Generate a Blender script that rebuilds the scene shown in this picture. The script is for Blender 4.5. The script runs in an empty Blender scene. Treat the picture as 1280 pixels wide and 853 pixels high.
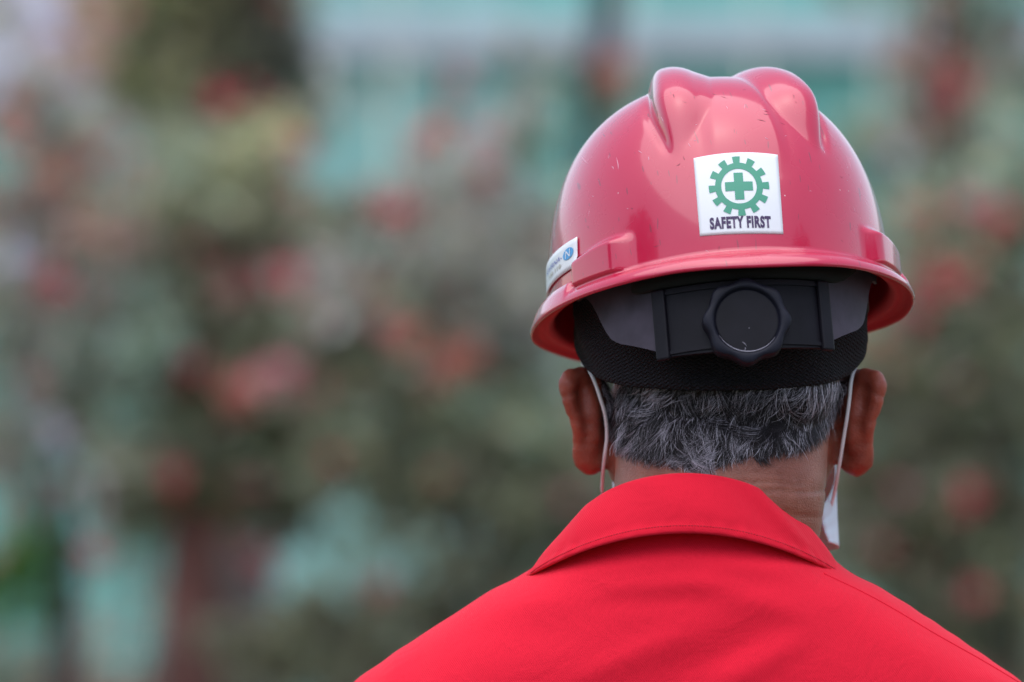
import bpy, bmesh, math, random
import numpy as np
from mathutils import Vector, Matrix, Euler
from mathutils.bvhtree import BVHTree

random.seed(7)
rng = np.random.default_rng(7)
R = math.radians
S = bpy.context.scene
COL = S.collection

# ------------------------------------------------------------------ camera
H = 1.58            # eye height of the photographer
D = 3.55            # distance to the helmet
K = 36 / 200 / 1280
cam_d = bpy.data.cameras.new('camera')
cam = bpy.data.objects.new('camera', cam_d); COL.objects.link(cam)
cam.location = (0, 0, H); cam.rotation_euler = (R(90), 0, 0)
cam_d.lens = 200; cam_d.sensor_width = 36; cam_d.clip_start = .1; cam_d.clip_end = 500
cam_d.dof.use_dof = True; cam_d.dof.focus_distance = D - .085; cam_d.dof.aperture_fstop = 4.0
S.camera = cam

# ------------------------------------------------------------------ sky, sun, exposure
SUN_EL, SUN_AZ = 76, 205        # azimuth clockwise from +Y
world = bpy.data.worlds.new('World'); S.world = world; world.use_nodes = True
wn = world.node_tree; wn.nodes.clear()
sky = wn.nodes.new('ShaderNodeTexSky'); sky.sky_type = 'NISHITA'; sky.sun_disc = False
sky.sun_elevation = R(SUN_EL); sky.sun_rotation = R(SUN_AZ)
sky.air_density = 1.0; sky.dust_density = 1.0; sky.ozone_density = 1.0
hsv = wn.nodes.new('ShaderNodeHueSaturation'); hsv.inputs['Saturation'].default_value = .65
bg = wn.nodes.new('ShaderNodeBackground'); bg.inputs['Strength'].default_value = .15
wo = wn.nodes.new('ShaderNodeOutputWorld')
wn.links.new(sky.outputs[0], hsv.inputs['Color']); wn.links.new(hsv.outputs[0], bg.inputs[0]); wn.links.new(bg.outputs[0], wo.inputs[0])
sun_d = bpy.data.lights.new('sun', 'SUN'); sun = bpy.data.objects.new('sun', sun_d); COL.objects.link(sun)
sun_d.energy = 1.5; sun_d.angle = R(88); sun_d.color = (1, .985, .985)
az, el = R(SUN_AZ), R(SUN_EL)
sdir = Vector((math.sin(az) * math.cos(el), math.cos(az) * math.cos(el), math.sin(el)))
sun.rotation_euler = sdir.to_track_quat('Z', 'Y').to_euler()
S.view_settings.view_transform = 'Standard'; S.view_settings.look = 'None'
S.view_settings.exposure = 0.78; S.view_settings.gamma = 1

# ------------------------------------------------------------------ helpers
def W(px, py, d=0.0):
    """point on the sight line through a spot of the picture, d metres behind the helmet's centre"""
    y = D + d; k = K * y
    return np.array(((px - 640) * k, y, H + (426.5 - py) * k))

def new_mesh(name, V, F, mat=None, smooth=True):
    me = bpy.data.meshes.new(name)
    me.from_pydata([tuple(map(float, v)) for v in V], [], [tuple(f) for f in F]); me.update()
    if smooth: me.shade_smooth()
    if mat: me.materials.append(mat)
    return me

def link(name, me, parent=None, **props):
    o = bpy.data.objects.new(name, me); COL.objects.link(o)
    if parent: o.parent = parent
    for k, v in props.items(): o[k] = v
    return o

def fast_mesh(name, V, n_per, nf_off, mat=None, attr=None, smooth=False):
    """V (N,3) verts, faces all with n_per corners given as flat index array"""
    me = bpy.data.meshes.new(name)
    V = np.asarray(V, np.float32); idx = np.asarray(nf_off, np.int32).ravel()
    nf = len(idx) // n_per
    me.vertices.add(len(V)); me.vertices.foreach_set('co', V.ravel())
    me.loops.add(len(idx)); me.loops.foreach_set('vertex_index', idx)
    me.polygons.add(nf); me.polygons.foreach_set('loop_start', np.arange(nf, dtype=np.int32) * n_per)
    if smooth: me.polygons.foreach_set('use_smooth', np.ones(nf, bool))
    me.update(calc_edges=True); me.validate()
    if mat: me.materials.append(mat)
    if attr is not None:
        a = me.color_attributes.new('tint', 'FLOAT_COLOR', 'POINT')
        c = np.ones((len(V), 4), np.float32); c[:, :3] = attr
        a.data.foreach_set('color', c.ravel())
    return me

def thing(name, label, cat, loc=(0, 0, 0), group=None, mat4=None):
    o = bpy.data.objects.new(name, None); COL.objects.link(o)
    o.location = loc
    if mat4 is not None: o.matrix_world = mat4
    o['label'] = label; o['category'] = cat
    if group: o['group'] = group
    o.empty_display_size = .05
    return o

def material(name, color, rough=.5, **kw):
    m = bpy.data.materials.new(name); m.use_nodes = True
    b = m.node_tree.nodes['Principled BSDF']
    b.inputs['Base Color'].default_value = (*color, 1); b.inputs['Roughness'].default_value = rough
    for k, v in kw.items(): b.inputs[k.replace('_', ' ')].default_value = v
    return m

def nd(m, t, **kw):
    n = m.node_tree.nodes.new(t)
    for k, v in kw.items():
        if k in n.inputs: n.inputs[k].default_value = v
        else: setattr(n, k, v)
    return n
def lk(m, a, b): m.node_tree.links.new(a, b)
def bsdf(m): return m.node_tree.nodes['Principled BSDF']

def noise_tint(m, scale, c1, c2, lo=.35, hi=.65, coord='Object', detail=4):
    tc = nd(m, 'ShaderNodeTexCoord'); n = nd(m, 'ShaderNodeTexNoise', Scale=scale, Detail=detail)
    r = nd(m, 'ShaderNodeValToRGB'); r.color_ramp.elements[0].position = lo; r.color_ramp.elements[1].position = hi
    r.color_ramp.elements[0].color = (*c1, 1); r.color_ramp.elements[1].color = (*c2, 1)
    lk(m, tc.outputs[coord], n.inputs['Vector']); lk(m, n.outputs['Fac'], r.inputs['Fac']); lk(m, r.outputs['Color'], bsdf(m).inputs['Base Color'])
    return tc, n, r

def add_bump(m, height_socket, strength=.3, dist=.001):
    b = nd(m, 'ShaderNodeBump'); b.inputs['Strength'].default_value = strength; b.inputs['Distance'].default_value = dist
    lk(m, height_socket, b.inputs['Height']); lk(m, b.outputs[0], bsdf(m).inputs['Normal'])
    return b

def loft(rings, caps=True, close=True):
    V = np.concatenate(rings); n = len(rings[0]); F = []
    for i in range(len(rings) - 1):
        for j in range(n if close else n - 1):
            k = (j + 1) % n
            F.append((i * n + j, i * n + k, (i + 1) * n + k, (i + 1) * n + j))
    if caps:
        F.append(tuple(range(n - 1, -1, -1))); o = (len(rings) - 1) * n; F.append(tuple(range(o, o + n)))
    return V, F

def ring(c, rx, ry, n=40, e=2.0, ax=(1, 0, 0), ay=(0, 1, 0)):
    t = np.linspace(0, 2 * np.pi, n, endpoint=False)
    u = np.sign(np.cos(t)) * np.abs(np.cos(t)) ** (2 / e) * rx; v = np.sign(np.sin(t)) * np.abs(np.sin(t)) ** (2 / e) * ry
    return np.asarray(c) + np.outer(u, ax) + np.outer(v, ay)

def spline(pts, n):
    """Catmull-Rom through pts (any dimension)"""
    P = np.asarray(pts, float); P = np.vstack([2 * P[0] - P[1], P, 2 * P[-1] - P[-2]])
    out = []; m = len(P) - 3
    for q in np.linspace(0, m, n):
        i = min(int(q), m - 1); t = q - i; a, b, c, d = P[i:i + 4]
        out.append(.5 * (2 * b + (c - a) * t + (2 * a - 5 * b + 4 * c - d) * t * t + (3 * b - 3 * c + d - a) * t ** 3))
    return np.array(out)

def tube(path, rads, n=12, flat=None, up=(0, 1, 0)):
    """tube along path; flat = (width dir scale, thickness scale)"""
    path = np.asarray(path, float); rings = []
    rads = np.broadcast_to(rads, (len(path),))
    for i in range(len(path)):
        t = path[min(i + 1, len(path) - 1)] - path[max(i - 1, 0)]; t = t / (np.linalg.norm(t) + 1e-12)
        a = np.cross(t, up); a /= (np.linalg.norm(a) + 1e-12); b = np.cross(t, a)
        sa, sb = flat if flat else (1, 1)
        rings.append(ring(path[i], rads[i] * sa, rads[i] * sb, n, 2, a, b))
    return loft(rings)

def merge(parts):
    V, F, o = [], [], 0
    for v, f in parts:
        V.append(np.asarray(v)); F += [tuple(i + o for i in q) for q in f]; o += len(v)
    return np.concatenate(V), F

def ball(c, rx, ry=None, rz=None, M=None, sub=3):
    bm = bmesh.new(); bmesh.ops.create_icosphere(bm, subdivisions=sub, radius=1)
    V = np.array([v.co[:] for v in bm.verts]) * (rx, ry or rx, rz or rx); F = [tuple(v.index for v in f.verts) for f in bm.faces]; bm.free()
    if M is not None: V = V @ np.array(M.to_3x3()).T
    return V + np.asarray(c), F

def remesh(name, parts, voxel, smooth_it, mat):
    V, F = merge(parts); me = new_mesh(name + '_src', V, F)
    o = link(name + '_src', me)
    m = o.modifiers.new('r', 'REMESH'); m.mode = 'VOXEL'; m.voxel_size = voxel; m.use_smooth_shade = True
    s = o.modifiers.new('s', 'SMOOTH'); s.iterations = smooth_it; s.factor = .5
    dg = bpy.context.evaluated_depsgraph_get()
    out = bpy.data.meshes.new_from_object(o.evaluated_get(dg)); out.name = name
    bpy.data.objects.remove(o); bpy.data.meshes.remove(me)
    out.materials.clear(); out.materials.append(mat); out.shade_smooth()
    return out

def bvh_of(me, M=None):
    V = np.empty(len(me.vertices) * 3, np.float32); me.vertices.foreach_get('co', V); V = V.reshape(-1, 3).astype(float)
    if M is not None: V = V @ np.array(M.to_3x3()).T + np.array(M.translation)
    me.calc_loop_triangles()
    T = np.empty(len(me.loop_triangles) * 3, np.int32); me.loop_triangles.foreach_get('vertices', T)
    return BVHTree.FromPolygons([Vector(v) for v in V], T.reshape(-1, 3).tolist())

def cast(bvh, px, py):
    o = Vector((0, 0, H)); d = (Vector(W(px, py)) - o).normalized()
    return bvh.ray_cast(o, d)[:2]

def box(x0, x1, y0, y1, z0, z1, bev=0):
    bm = bmesh.new(); bmesh.ops.create_cube(bm, size=1)
    for v in bm.verts: v.co = ((x0 + x1) / 2 + v.co.x * (x1 - x0), (y0 + y1) / 2 + v.co.y * (y1 - y0), (z0 + z1) / 2 + v.co.z * (z1 - z0))
    if bev: bmesh.ops.bevel(bm, geom=bm.edges[:], offset=bev, segments=2, affect='EDGES')
    bm.verts.index_update()
    r = np.array([v.co[:] for v in bm.verts]), [tuple(v.index for v in f.verts) for f in bm.faces]; bm.free()
    return r

sst = lambda a, b, x: (lambda t: t * t * (3 - 2 * t))(np.clip((x - a) / (b - a), 0, 1))

# ------------------------------------------------------------------ materials
def helmet_mat():
    m = material('red_helmet_plastic', (.50, .010, .032), .2, Coat_Weight=.95, Coat_Roughness=.07, Coat_IOR=1.5)
    m.node_tree.nodes['Principled BSDF'].inputs['IOR'].default_value = 1.5
    tc = nd(m, 'ShaderNodeTexCoord')
    n = nd(m, 'ShaderNodeTexNoise', Scale=22, Detail=6)
    lk(m, tc.outputs['Object'], n.inputs['Vector'])
    r = nd(m, 'ShaderNodeMapRange'); lk(m, n.outputs['Fac'], r.inputs['Value'])
    r.inputs['From Min'].default_value = .3; r.inputs['From Max'].default_value = .7
    r.inputs['To Min'].default_value = .20; r.inputs['To Max'].default_value = .32
    lk(m, r.outputs[0], bsdf(m).inputs['Roughness'])
    # small white chips and dark scuffs of wear
    v = nd(m, 'ShaderNodeTexVoronoi', Scale=75.0); lk(m, tc.outputs['Object'], v.inputs['Vector'])
    n2 = nd(m, 'ShaderNodeTexNoise', Scale=9, Detail=2); lk(m, tc.outputs['Object'], n2.inputs['Vector'])
    c1 = nd(m, 'ShaderNodeMath', operation='LESS_THAN'); lk(m, v.outputs['Distance'], c1.inputs[0]); c1.inputs[1].default_value = .035
    c2 = nd(m, 'ShaderNodeMath', operation='GREATER_THAN'); lk(m, n2.outputs['Fac'], c2.inputs[0]); c2.inputs[1].default_value = .50
    mu = nd(m, 'ShaderNodeMath', operation='MULTIPLY'); lk(m, c1.outputs[0], mu.inputs[0]); lk(m, c2.outputs[0], mu.inputs[1])
    # thin long scratches: strongly stretched noise, thresholded
    mp = nd(m, 'ShaderNodeMapping'); mp.inputs['Rotation'].default_value = (.3, .9, .4); mp.inputs['Scale'].default_value = (420, 26, 60)
    lk(m, tc.outputs['Object'], mp.inputs['Vector'])
    n3 = nd(m, 'ShaderNodeTexNoise', Scale=1.0, Detail=1); lk(m, mp.outputs[0], n3.inputs['Vector'])
    c3 = nd(m, 'ShaderNodeMath', operation='GREATER_THAN'); lk(m, n3.outputs['Fac'], c3.inputs[0]); c3.inputs[1].default_value = .735
    mx = nd(m, 'ShaderNodeMix', data_type='RGBA'); lk(m, mu.outputs[0], mx.inputs['Factor'])
    mx.inputs['A'].default_value = (.56, .007, .054, 1); mx.inputs['B'].default_value = (.75, .45, .48, 1)
    mx2 = nd(m, 'ShaderNodeMix', data_type='RGBA'); lk(m, c3.outputs[0], mx2.inputs['Factor'])
    lk(m, mx.outputs['Result'], mx2.inputs['A']); mx2.inputs['B'].default_value = (.34, .02, .05, 1)
    lk(m, mx2.outputs['Result'], bsdf(m).inputs['Base Color'])
    n4 = nd(m, 'ShaderNodeTexNoise', Scale=55, Detail=3); lk(m, tc.outputs['Object'], n4.inputs['Vector'])
    add_bump(m, n4.outputs['Fac'], .07, .001)
    return m
M_helmet = helmet_mat()
M_inner = material('red_inner_plastic', (.50, .008, .03), .6, Subsurface_Weight=.3, Subsurface_Scale=.006)
bsdf(M_inner).inputs['Specular IOR Level'].default_value = .2

def cloth_mat(name, c, sc=1700, st=.35):
    m = material(name, c, .85, Sheen_Weight=.06, Sheen_Roughness=.45)
    bsdf(m).inputs['Specular IOR Level'].default_value = .25
    tc = nd(m, 'ShaderNodeTexCoord')
    mp = nd(m, 'ShaderNodeMapping'); mp.inputs['Rotation'].default_value = (0, R(35), 0); lk(m, tc.outputs['Object'], mp.inputs['Vector'])
    w = nd(m, 'ShaderNodeTexWave', Scale=sc / 6, Distortion=1.2); lk(m, mp.outputs[0], w.inputs['Vector'])
    n = nd(m, 'ShaderNodeTexNoise', Scale=sc, Detail=2); lk(m, tc.outputs['Object'], n.inputs['Vector'])
    a = nd(m, 'ShaderNodeMath', operation='ADD'); lk(m, w.outputs['Fac'], a.inputs[0]); lk(m, n.outputs['Fac'], a.inputs[1])
    bm_ = add_bump(m, a.outputs[0], st, .0004)
    n5 = nd(m, 'ShaderNodeTexNoise', Scale=38, Detail=3, Distortion=1.6); lk(m, tc.outputs['Object'], n5.inputs['Vector'])
    b2 = nd(m, 'ShaderNodeBump'); b2.inputs['Strength'].default_value = .22; b2.inputs['Distance'].default_value = .004
    lk(m, n5.outputs['Fac'], b2.inputs['Height']); lk(m, b2.outputs[0], bm_.inputs['Normal'])
    n2 = nd(m, 'ShaderNodeTexNoise', Scale=14, Detail=5); lk(m, tc.outputs['Object'], n2.inputs['Vector'])
    mx = nd(m, 'ShaderNodeMix', data_type='RGBA'); lk(m, n2.outputs['Fac'], mx.inputs['Factor'])
    mx.inputs['A'].default_value = (*[x * .93 for x in c], 1); mx.inputs['B'].default_value = (*[min(1, x * 1.06) for x in c], 1)
    lk(m, mx.outputs['Result'], bsdf(m).inputs['Base Color'])
    return m
M_cover = cloth_mat('red_twill', (.80, .008, .034))
M_thread = material('red_thread', (.50, .012, .03), .7)

def skin_mat():
    m = material('brown_skin', (.25, .095, .062), .38, Subsurface_Weight=.35)
    b = bsdf(m); b.inputs['Subsurface Radius'].default_value = (1, .25, .12); b.inputs['Subsurface Scale'].default_value = .009
    b.inputs['Specular IOR Level'].default_value = .35
    at = nd(m, 'ShaderNodeVertexColor', layer_name='tint')
    tc = nd(m, 'ShaderNodeTexCoord'); n = nd(m, 'ShaderNodeTexNoise', Scale=38, Detail=9, Roughness=.75); lk(m, tc.outputs['Object'], n.inputs['Vector'])
    mr = nd(m, 'ShaderNodeMapRange'); lk(m, n.outputs['Fac'], mr.inputs['Value']); mr.inputs['From Min'].default_value = .34; mr.inputs['From Max'].default_value = .66
    mx = nd(m, 'ShaderNodeMix', data_type='RGBA'); lk(m, mr.outputs[0], mx.inputs['Factor'])
    mx.inputs['A'].default_value = (.215, .062, .040, 1); mx.inputs['B'].default_value = (.33, .112, .074, 1)
    mul = nd(m, 'ShaderNodeMix', data_type='RGBA', blend_type='MULTIPLY'); mul.inputs['Factor'].default_value = 1
    lk(m, mx.outputs['Result'], mul.inputs['A']); lk(m, at.outputs['Color'], mul.inputs['B']); lk(m, mul.outputs['Result'], b.inputs['Base Color'])
    v = nd(m, 'ShaderNodeTexVoronoi', Scale=900); lk(m, tc.outputs['Object'], v.inputs['Vector'])
    n2 = nd(m, 'ShaderNodeTexNoise', Scale=160, Detail=5); lk(m, tc.outputs['Object'], n2.inputs['Vector'])
    a = nd(m, 'ShaderNodeMath', operation='ADD'); lk(m, v.outputs['Distance'], a.inputs[0]); lk(m, n2.outputs['Fac'], a.inputs[1])
    add_bump(m, a.outputs[0], .32, .0008)
    return m
M_skin = skin_mat()

def knit_mat():
    m = material('black_knit', (.017, .014, .020), .9, Sheen_Weight=.0)
    bsdf(m).inputs['Specular IOR Level'].default_value = .25
    uv = nd(m, 'ShaderNodeUVMap', uv_map='uv')
    sep = nd(m, 'ShaderNodeSeparateXYZ'); lk(m, uv.outputs[0], sep.inputs[0])
    def mth(op, a, b=0.0, c=0.0):
        q = nd(m, 'ShaderNodeMath', operation=op)
        for i_, v_ in enumerate((a, b, c)):
            if hasattr(v_, 'node'): lk(m, v_, q.inputs[i_])
            else: q.inputs[i_].default_value = v_
        return q.outputs[0]
    cu_ = mth('COSINE', mth('MULTIPLY', sep.outputs[0], 2 * math.pi / .0052))
    p = nd(m, 'ShaderNodeMath', operation='SINE')
    lk(m, mth('MULTIPLY_ADD', cu_, 1.9, mth('MULTIPLY', sep.outputs[1], 2 * math.pi / .0040)), p.inputs[0])
    n = nd(m, 'ShaderNodeTexNoise', Scale=900, Detail=3)
    tc = nd(m, 'ShaderNodeTexCoord'); lk(m, tc.outputs['Object'], n.inputs['Vector'])
    a = nd(m, 'ShaderNodeMath', operation='ADD'); lk(m, p.outputs[0], a.inputs[0]); lk(m, n.outputs['Fac'], a.inputs[1])
    add_bump(m, a.outputs[0], 1.0, .0016)
    return m
M_knit = knit_mat()
def worn_plastic(name, c, rough):
    m = material(name, c, rough)
    tc, n, r = noise_tint(m, 60, [x * .8 for x in c], [x * 1.35 + .0015 for x in c], .3, .75)
    add_bump(m, n.outputs['Fac'], .2, .0005)
    return m
M_black = worn_plastic('dark_grey_plastic', (.005, .004, .008), .55)
M_knob = worn_plastic('slate_plastic', (.009, .009, .018), .5)
M_plate = worn_plastic('grey_strap_plastic', (.062, .050, .070), .6)
for _m in (M_black, M_knob, M_plate): bsdf(_m).inputs['Specular IOR Level'].default_value = .22
M_foam = material('black_foam', (.006, .006, .007), .9)
M_scuff_glint = material('pale_scuff_and_glint', (.28, .26, .32), .5)  # for the knob's scratches and the painted glint on its rim
M_white = material('white_vinyl', (.82, .82, .86), .3)
M_green = material('green_print', (.05, .31, .20), .35)
M_ink = material('dark_violet_print', (.05, .02, .09), .4)
M_blue = material('blue_print', (.05, .33, .70), .35)
M_navy = material('navy_print', (.10, .10, .42), .4)
M_tan = material('faded_tan_print', (.55, .53, .46), .5)
M_mask = material('pale_blue_nonwoven', (.70, .77, .86), .8, Subsurface_Weight=.1)
M_elastic = material('white_elastic', (.82, .80, .82), .75)
M_boot = material('black_leather', (.02, .018, .016), .45)
M_hair = bpy.data.materials.new('hair_strand'); M_hair.use_nodes = True
_a = nd(M_hair, 'ShaderNodeVertexColor', layer_name='tint'); lk(M_hair, _a.outputs['Color'], bsdf(M_hair).inputs['Base Color'])
bsdf(M_hair).inputs['Roughness'].default_value = .38
M_eye = material('eye_white', (.75, .72, .70), .2)

# ------------------------------------------------------------------ ground, wall
def ground_mat():
    m = material('ground_soil_grass', (.08, .09, .05), .9)
    noise_tint(m, 1.5, (.10, .085, .06), (.06, .085, .035), .4, .6, detail=8); return m
g = new_mesh('ground', [(-120, -120, 0), (120, -120, 0), (120, 120, 0), (-120, 120, 0)], [(0, 1, 2, 3)], ground_mat(), False)
link('ground', g, kind='structure')

# ------------------------------------------------------------------ hard hat
HC = W(901, 383)                         # centre of the brim
M_hat = Matrix.Translation(HC) @ Matrix.Rotation(R(-2.0), 4, 'Y') @ Matrix.Rotation(R(10), 4, 'Z') @ Matrix.Rotation(R(-14), 4, 'X')
Mi_hat = M_hat.inverted()
A_, BB, BF, Z0, HH, NE = .1045, .122, .121, .004, .1345, 2.50

def shell_out(phi, t):
    """outer surface of the shell; phi 0 = back, t 0 = base, pi/2 = top (arrays)"""
    cr = np.cos(t) ** (2 / NE); sr = np.sin(t) ** (2 / NE)
    taper = 1 + .018 * (1 - sr)
    b = np.where(np.cos(phi) > 0, BB, BF)
    x = A_ * np.sin(phi) * cr * taper; y = -b * np.cos(phi) * cr * taper; z = Z0 + HH * sr
    ph = np.abs((phi + np.pi) % (2 * np.pi) - np.pi)
    # V shaped pair of ridges over the crown
    disp = np.zeros_like(x)
    g_back = sst(.066, .110, z); g_front = sst(.055, .11, z)
    g = np.where(y < 0, g_back, g_front)
    xc = np.where(y < 0, .0255 - .195 * y, .0255 - .29 * y)
    for s in (-1, 1):
        d = s * (x - .003) - xc
        wi = .006 + .0215 * g; wo_ = .004 + .0095 * g
        w = np.where(d > 0, wo_, wi)
        q = np.clip(np.abs(d) / w, 0, 1)
        p = (1 - q ** 2.3) ** 1.6
        disp += .0122 * g ** 1.15 * p
        gb = sst(.066, .084, z) * (1 - sst(.105, .128, z)) * (y < 0)
        disp -= .0022 * gb * np.exp(-((d - wo_ - .001) / .0032) ** 2)
    # slightly raised panel between the ridges, ending on top
    pan = sst(0, .010, xc - .019 - np.abs(x)) * np.where(y < 0, sst(.05, .085, z), 0) * (1 - sst(-.030, -.012, y))
    disp += .0018 * pan
    n = np.stack([x, y, np.maximum(z - .045, 0)], -1); n /= np.linalg.norm(n, axis=-1, keepdims=True) + 1e-9
    P = np.stack([x, y, z], -1) + n * disp[..., None]
    # box lugs low on the rear quarters
    deg = np.degrees(ph)
    zt = .0225 - .005 * sst(50, 70, deg)
    lug = sst(40.5, 49.5, deg) * (1 - sst(65.6, 67.6, deg)) * (1 - sst(zt - .0025, zt + .0042, z))
    hd = np.stack([x, y, 0 * z], -1); hd /= np.linalg.norm(hd, axis=-1, keepdims=True) + 1e-9
    P += hd * (.0078 * lug)[..., None]
    return P

NP = 540
phi = np.linspace(-np.pi, np.pi, NP, endpoint=False)
# rows evenly spaced along the profile
tt = np.linspace(0, np.pi / 2, 2000); pr = np.stack([A_ * np.cos(tt) ** (2 / NE), HH * np.sin(tt) ** (2 / NE)], 1)
sl = np.r_[0, np.cumsum(np.linalg.norm(np.diff(pr, axis=0), axis=1))]
T_rows = np.interp(np.linspace(0, 1, 170), sl / sl[-1], tt)
rows = []
for t in T_rows[::-1][1:]:
    rows.append(shell_out(phi, np.full(NP, t)))
base = rows[-1]
deg = np.degrees(np.abs(phi))
hd = np.stack([A_ * np.sin(phi) , -BB * np.cos(phi)], -1); hd /= np.linalg.norm(hd, axis=1, keepdims=True)
cb = base.copy(); cb[:, :2] = np.stack([A_ * np.sin(phi) * 1.018, -np.where(np.cos(phi) > 0, BB, BF) * np.cos(phi) * 1.018], -1)
front = sst(100, 172, deg)
wid = 1 + 1.4 * front                    # the peak at the front is wider
drop = .009 * sst(88, 140, deg) - .002 * sst(30, 0, deg)
prof = [(.0005, .0030), (.0018, .0016), (.0040, .0010), (.0070, -.0006), (.0100, -.0028), (.0122, -.0052), (.0132, -.0078), (.0130, -.0092), (.0120, -.0098), (.0109, -.0092),
        (.0100, -.0068), (.0080, -.0048), (.0055, -.0036), (.0035, -.0046), (.0022, -.0052), (.0006, -.0046), (-.0016, -.0030), (-.0028, .0)]
lugmask = np.linalg.norm((base - cb)[:, :2], axis=1)
for k, (u, z) in enumerate(prof):
    P = cb.copy(); uu = np.full(NP, u)
    if k < 4: uu = np.maximum(uu, lugmask * (1 - k * .15) + .0004 * k)
    wv = uu * wid if u > .004 else uu
    P[:, :2] += hd * wv[:, None]
    P[:, 2] = z + drop * (u / .013)
    if .001 < u and k < 5: P[:, 2] += .0060 * sst(66, 68.5, deg) * (1 - sst(98, 101, deg)) * (1 if k < 4 else .55)
    rows.append(P)
for t in T_rows[::6]:
    cr = np.cos(t) ** (2 / NE); sr = np.sin(t) ** (2 / NE); tp = 1 + .018 * (1 - sr)
    b = np.where(np.cos(phi) > 0, BB, BF)
    rows.append(np.stack([(A_ - .003) * np.sin(phi) * cr * tp, -(b - .003) * np.cos(phi) * cr * tp, Z0 - .002 + (HH - .001) * sr + 0 * phi], -1))
V = np.concatenate(rows); nr = len(rows)
F = []
for i in range(nr - 1):
    for j in range(NP):
        k = (j + 1) % NP
        F.append((i * NP + j, (i + 1) * NP + j, (i + 1) * NP + k, i * NP + k))
V = np.vstack([V, [[0, 0, Z0 + HH]]]); top = len(V) - 1
F += [(top, j, (j + 1) % NP) for j in range(NP)]
shell_me = new_mesh('shell', V, F, M_helmet); shell_me.materials.append(M_inner)
first_in = len(T_rows) - 1 + 8
for pi_ in range(first_in * NP, (nr - 1) * NP): shell_me.polygons[pi_].material_index = 1
hat = thing('hard_hat', 'scuffed glossy red hard hat with a green and white safety sticker on its back', 'hard hat', mat4=M_hat)
shell = link('shell', shell_me, hat)
bvh_shell = bvh_of(shell_me, M_hat)
# big sticker (corners measured on the shell)
def sticker_pt(u, v):
    """u 0..1 left-right, v 0..1 bottom-top -> world point and normal on the shell"""
    TL, TR, BR, BL = map(np.array, ((867, 198.5), (972, 194.), (979, 293.), (875, 295.5)))
    p = (1 - u) * (1 - v) * BL + u * (1 - v) * BR + u * v * TR + (1 - u) * v * TL
    p = p + (0, -5.0 * 4 * u * (1 - u) * (.35 + .65 * v))
    return cast(bvh_shell, *p)
def on_hat(fn, UV, F, name, mat, off, parent):
    V = []
    for u, v in UV:
        p, n = fn(u, v); V.append(Mi_hat @ (p + n * off))
    o = link(name, new_mesh(name, V, F, mat), parent); return o
def grid(nu, nv, u0=0, u1=1, v0=0, v1=1):
    UV = [(u0 + (u1 - u0) * i / nu, v0 + (v1 - v0) * j / nv) for j in range(nv + 1) for i in range(nu + 1)]
    F = [(j * (nu + 1) + i, j * (nu + 1) + i + 1, (j + 1) * (nu + 1) + i + 1, (j + 1) * (nu + 1) + i) for j in range(nv) for i in range(nu)]
    return UV, F
UV, F = grid(24, 24)
stk = on_hat(sticker_pt, UV, F, 'safety_sticker', M_white, .00035, hat); stk['label'] = 'square white sticker with green gear, cross and lettering'
md = stk.modifiers.new('thickness', 'SOLIDIFY'); md.thickness = .0003; md.offset = -1
# gear with twelve teeth
cu, cv = .51, .585; ro, rt, ri = .288, .365, .214; UV, F = [], []
nt = 12; seg = 12; N = nt * seg
for i in range(N):
    a = 2 * math.pi * i / N + R(2); q = (i % seg) / seg
    tooth = 1 if (q < .26 or q > .74) else 0
    taper = .93 if tooth and abs(((q + .5) % 1) - .5) > .2 else 1
    for r_ in (ri, ri * .5 + ro * .5, ro, rt if tooth else ro):
        if r_ == rt: aa = a + (0)
        UV.append((cu + r_ * math.cos(a) * .985, cv + r_ * math.sin(a)))
for i in range(N):
    j = (i + 1) % N
    for k in range(3):
        if k == 2:
            qi = (i % seg) / seg; qj = (j % seg) / seg
            ti = qi < .26 or qi > .74; tj = qj < .26 or qj > .74
            if not (ti and tj): continue
        F.append((i * 4 + k, i * 4 + k + 1, j * 4 + k + 1, j * 4 + k))
on_hat(sticker_pt, UV, F, 'gear_emblem', M_green, .0006, stk)
a, b = .055, .165
UV = []; F = []
for (x0, x1, y0, y1) in ((-a, a, -b, -a), (-b, b, -a, a), (-a, a, a, b)):
    u_, f_ = grid(6, 4, cu + x0, cu + x1, cv + y0, cv + y1); o = len(UV); UV += u_; F += [tuple(i + o for i in q) for q in f_]
on_hat(sticker_pt, UV, F, 'cross_emblem', M_green, .0006, stk)

def text_mesh(s, bold=.02):
    c = bpy.data.curves.new('t', 'FONT'); c.body = s; c.align_x = 'LEFT'; c.offset = bold; c.resolution_u = 4; c.space_character = 1.12
    o = bpy.data.objects.new('t', c); COL.objects.link(o)
    dg = bpy.context.evaluated_depsgraph_get(); me = bpy.data.meshes.new_from_object(o.evaluated_get(dg))
    bpy.data.objects.remove(o); bm = bmesh.new(); bm.from_mesh(me)
    bmesh.ops.triangulate(bm, faces=bm.faces[:]); bm.verts.index_update()
    V = np.array([v.co[:2] for v in bm.verts]); F = [tuple(v.index for v in f.verts) for f in bm.faces]; bm.free()
    return (V - V.min(0)) / (V.max(0) - V.min(0)), F
def put_text(s, fn, u0, u1, v0, v1, mat, off, parent, name, bold=.02, skew=0):
    V, F = text_mesh(s, bold)
    UV = [(u0 + (u1 - u0) * x + skew * y, v0 + (v1 - v0) * y) for x, y in V]
    return on_hat(fn, UV, F, name, mat, off, parent)
put_text('SAFETY FIRST', sticker_pt, .130, .860, .068, .218, M_ink, .0006, stk, 'lettering', .05)

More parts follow.
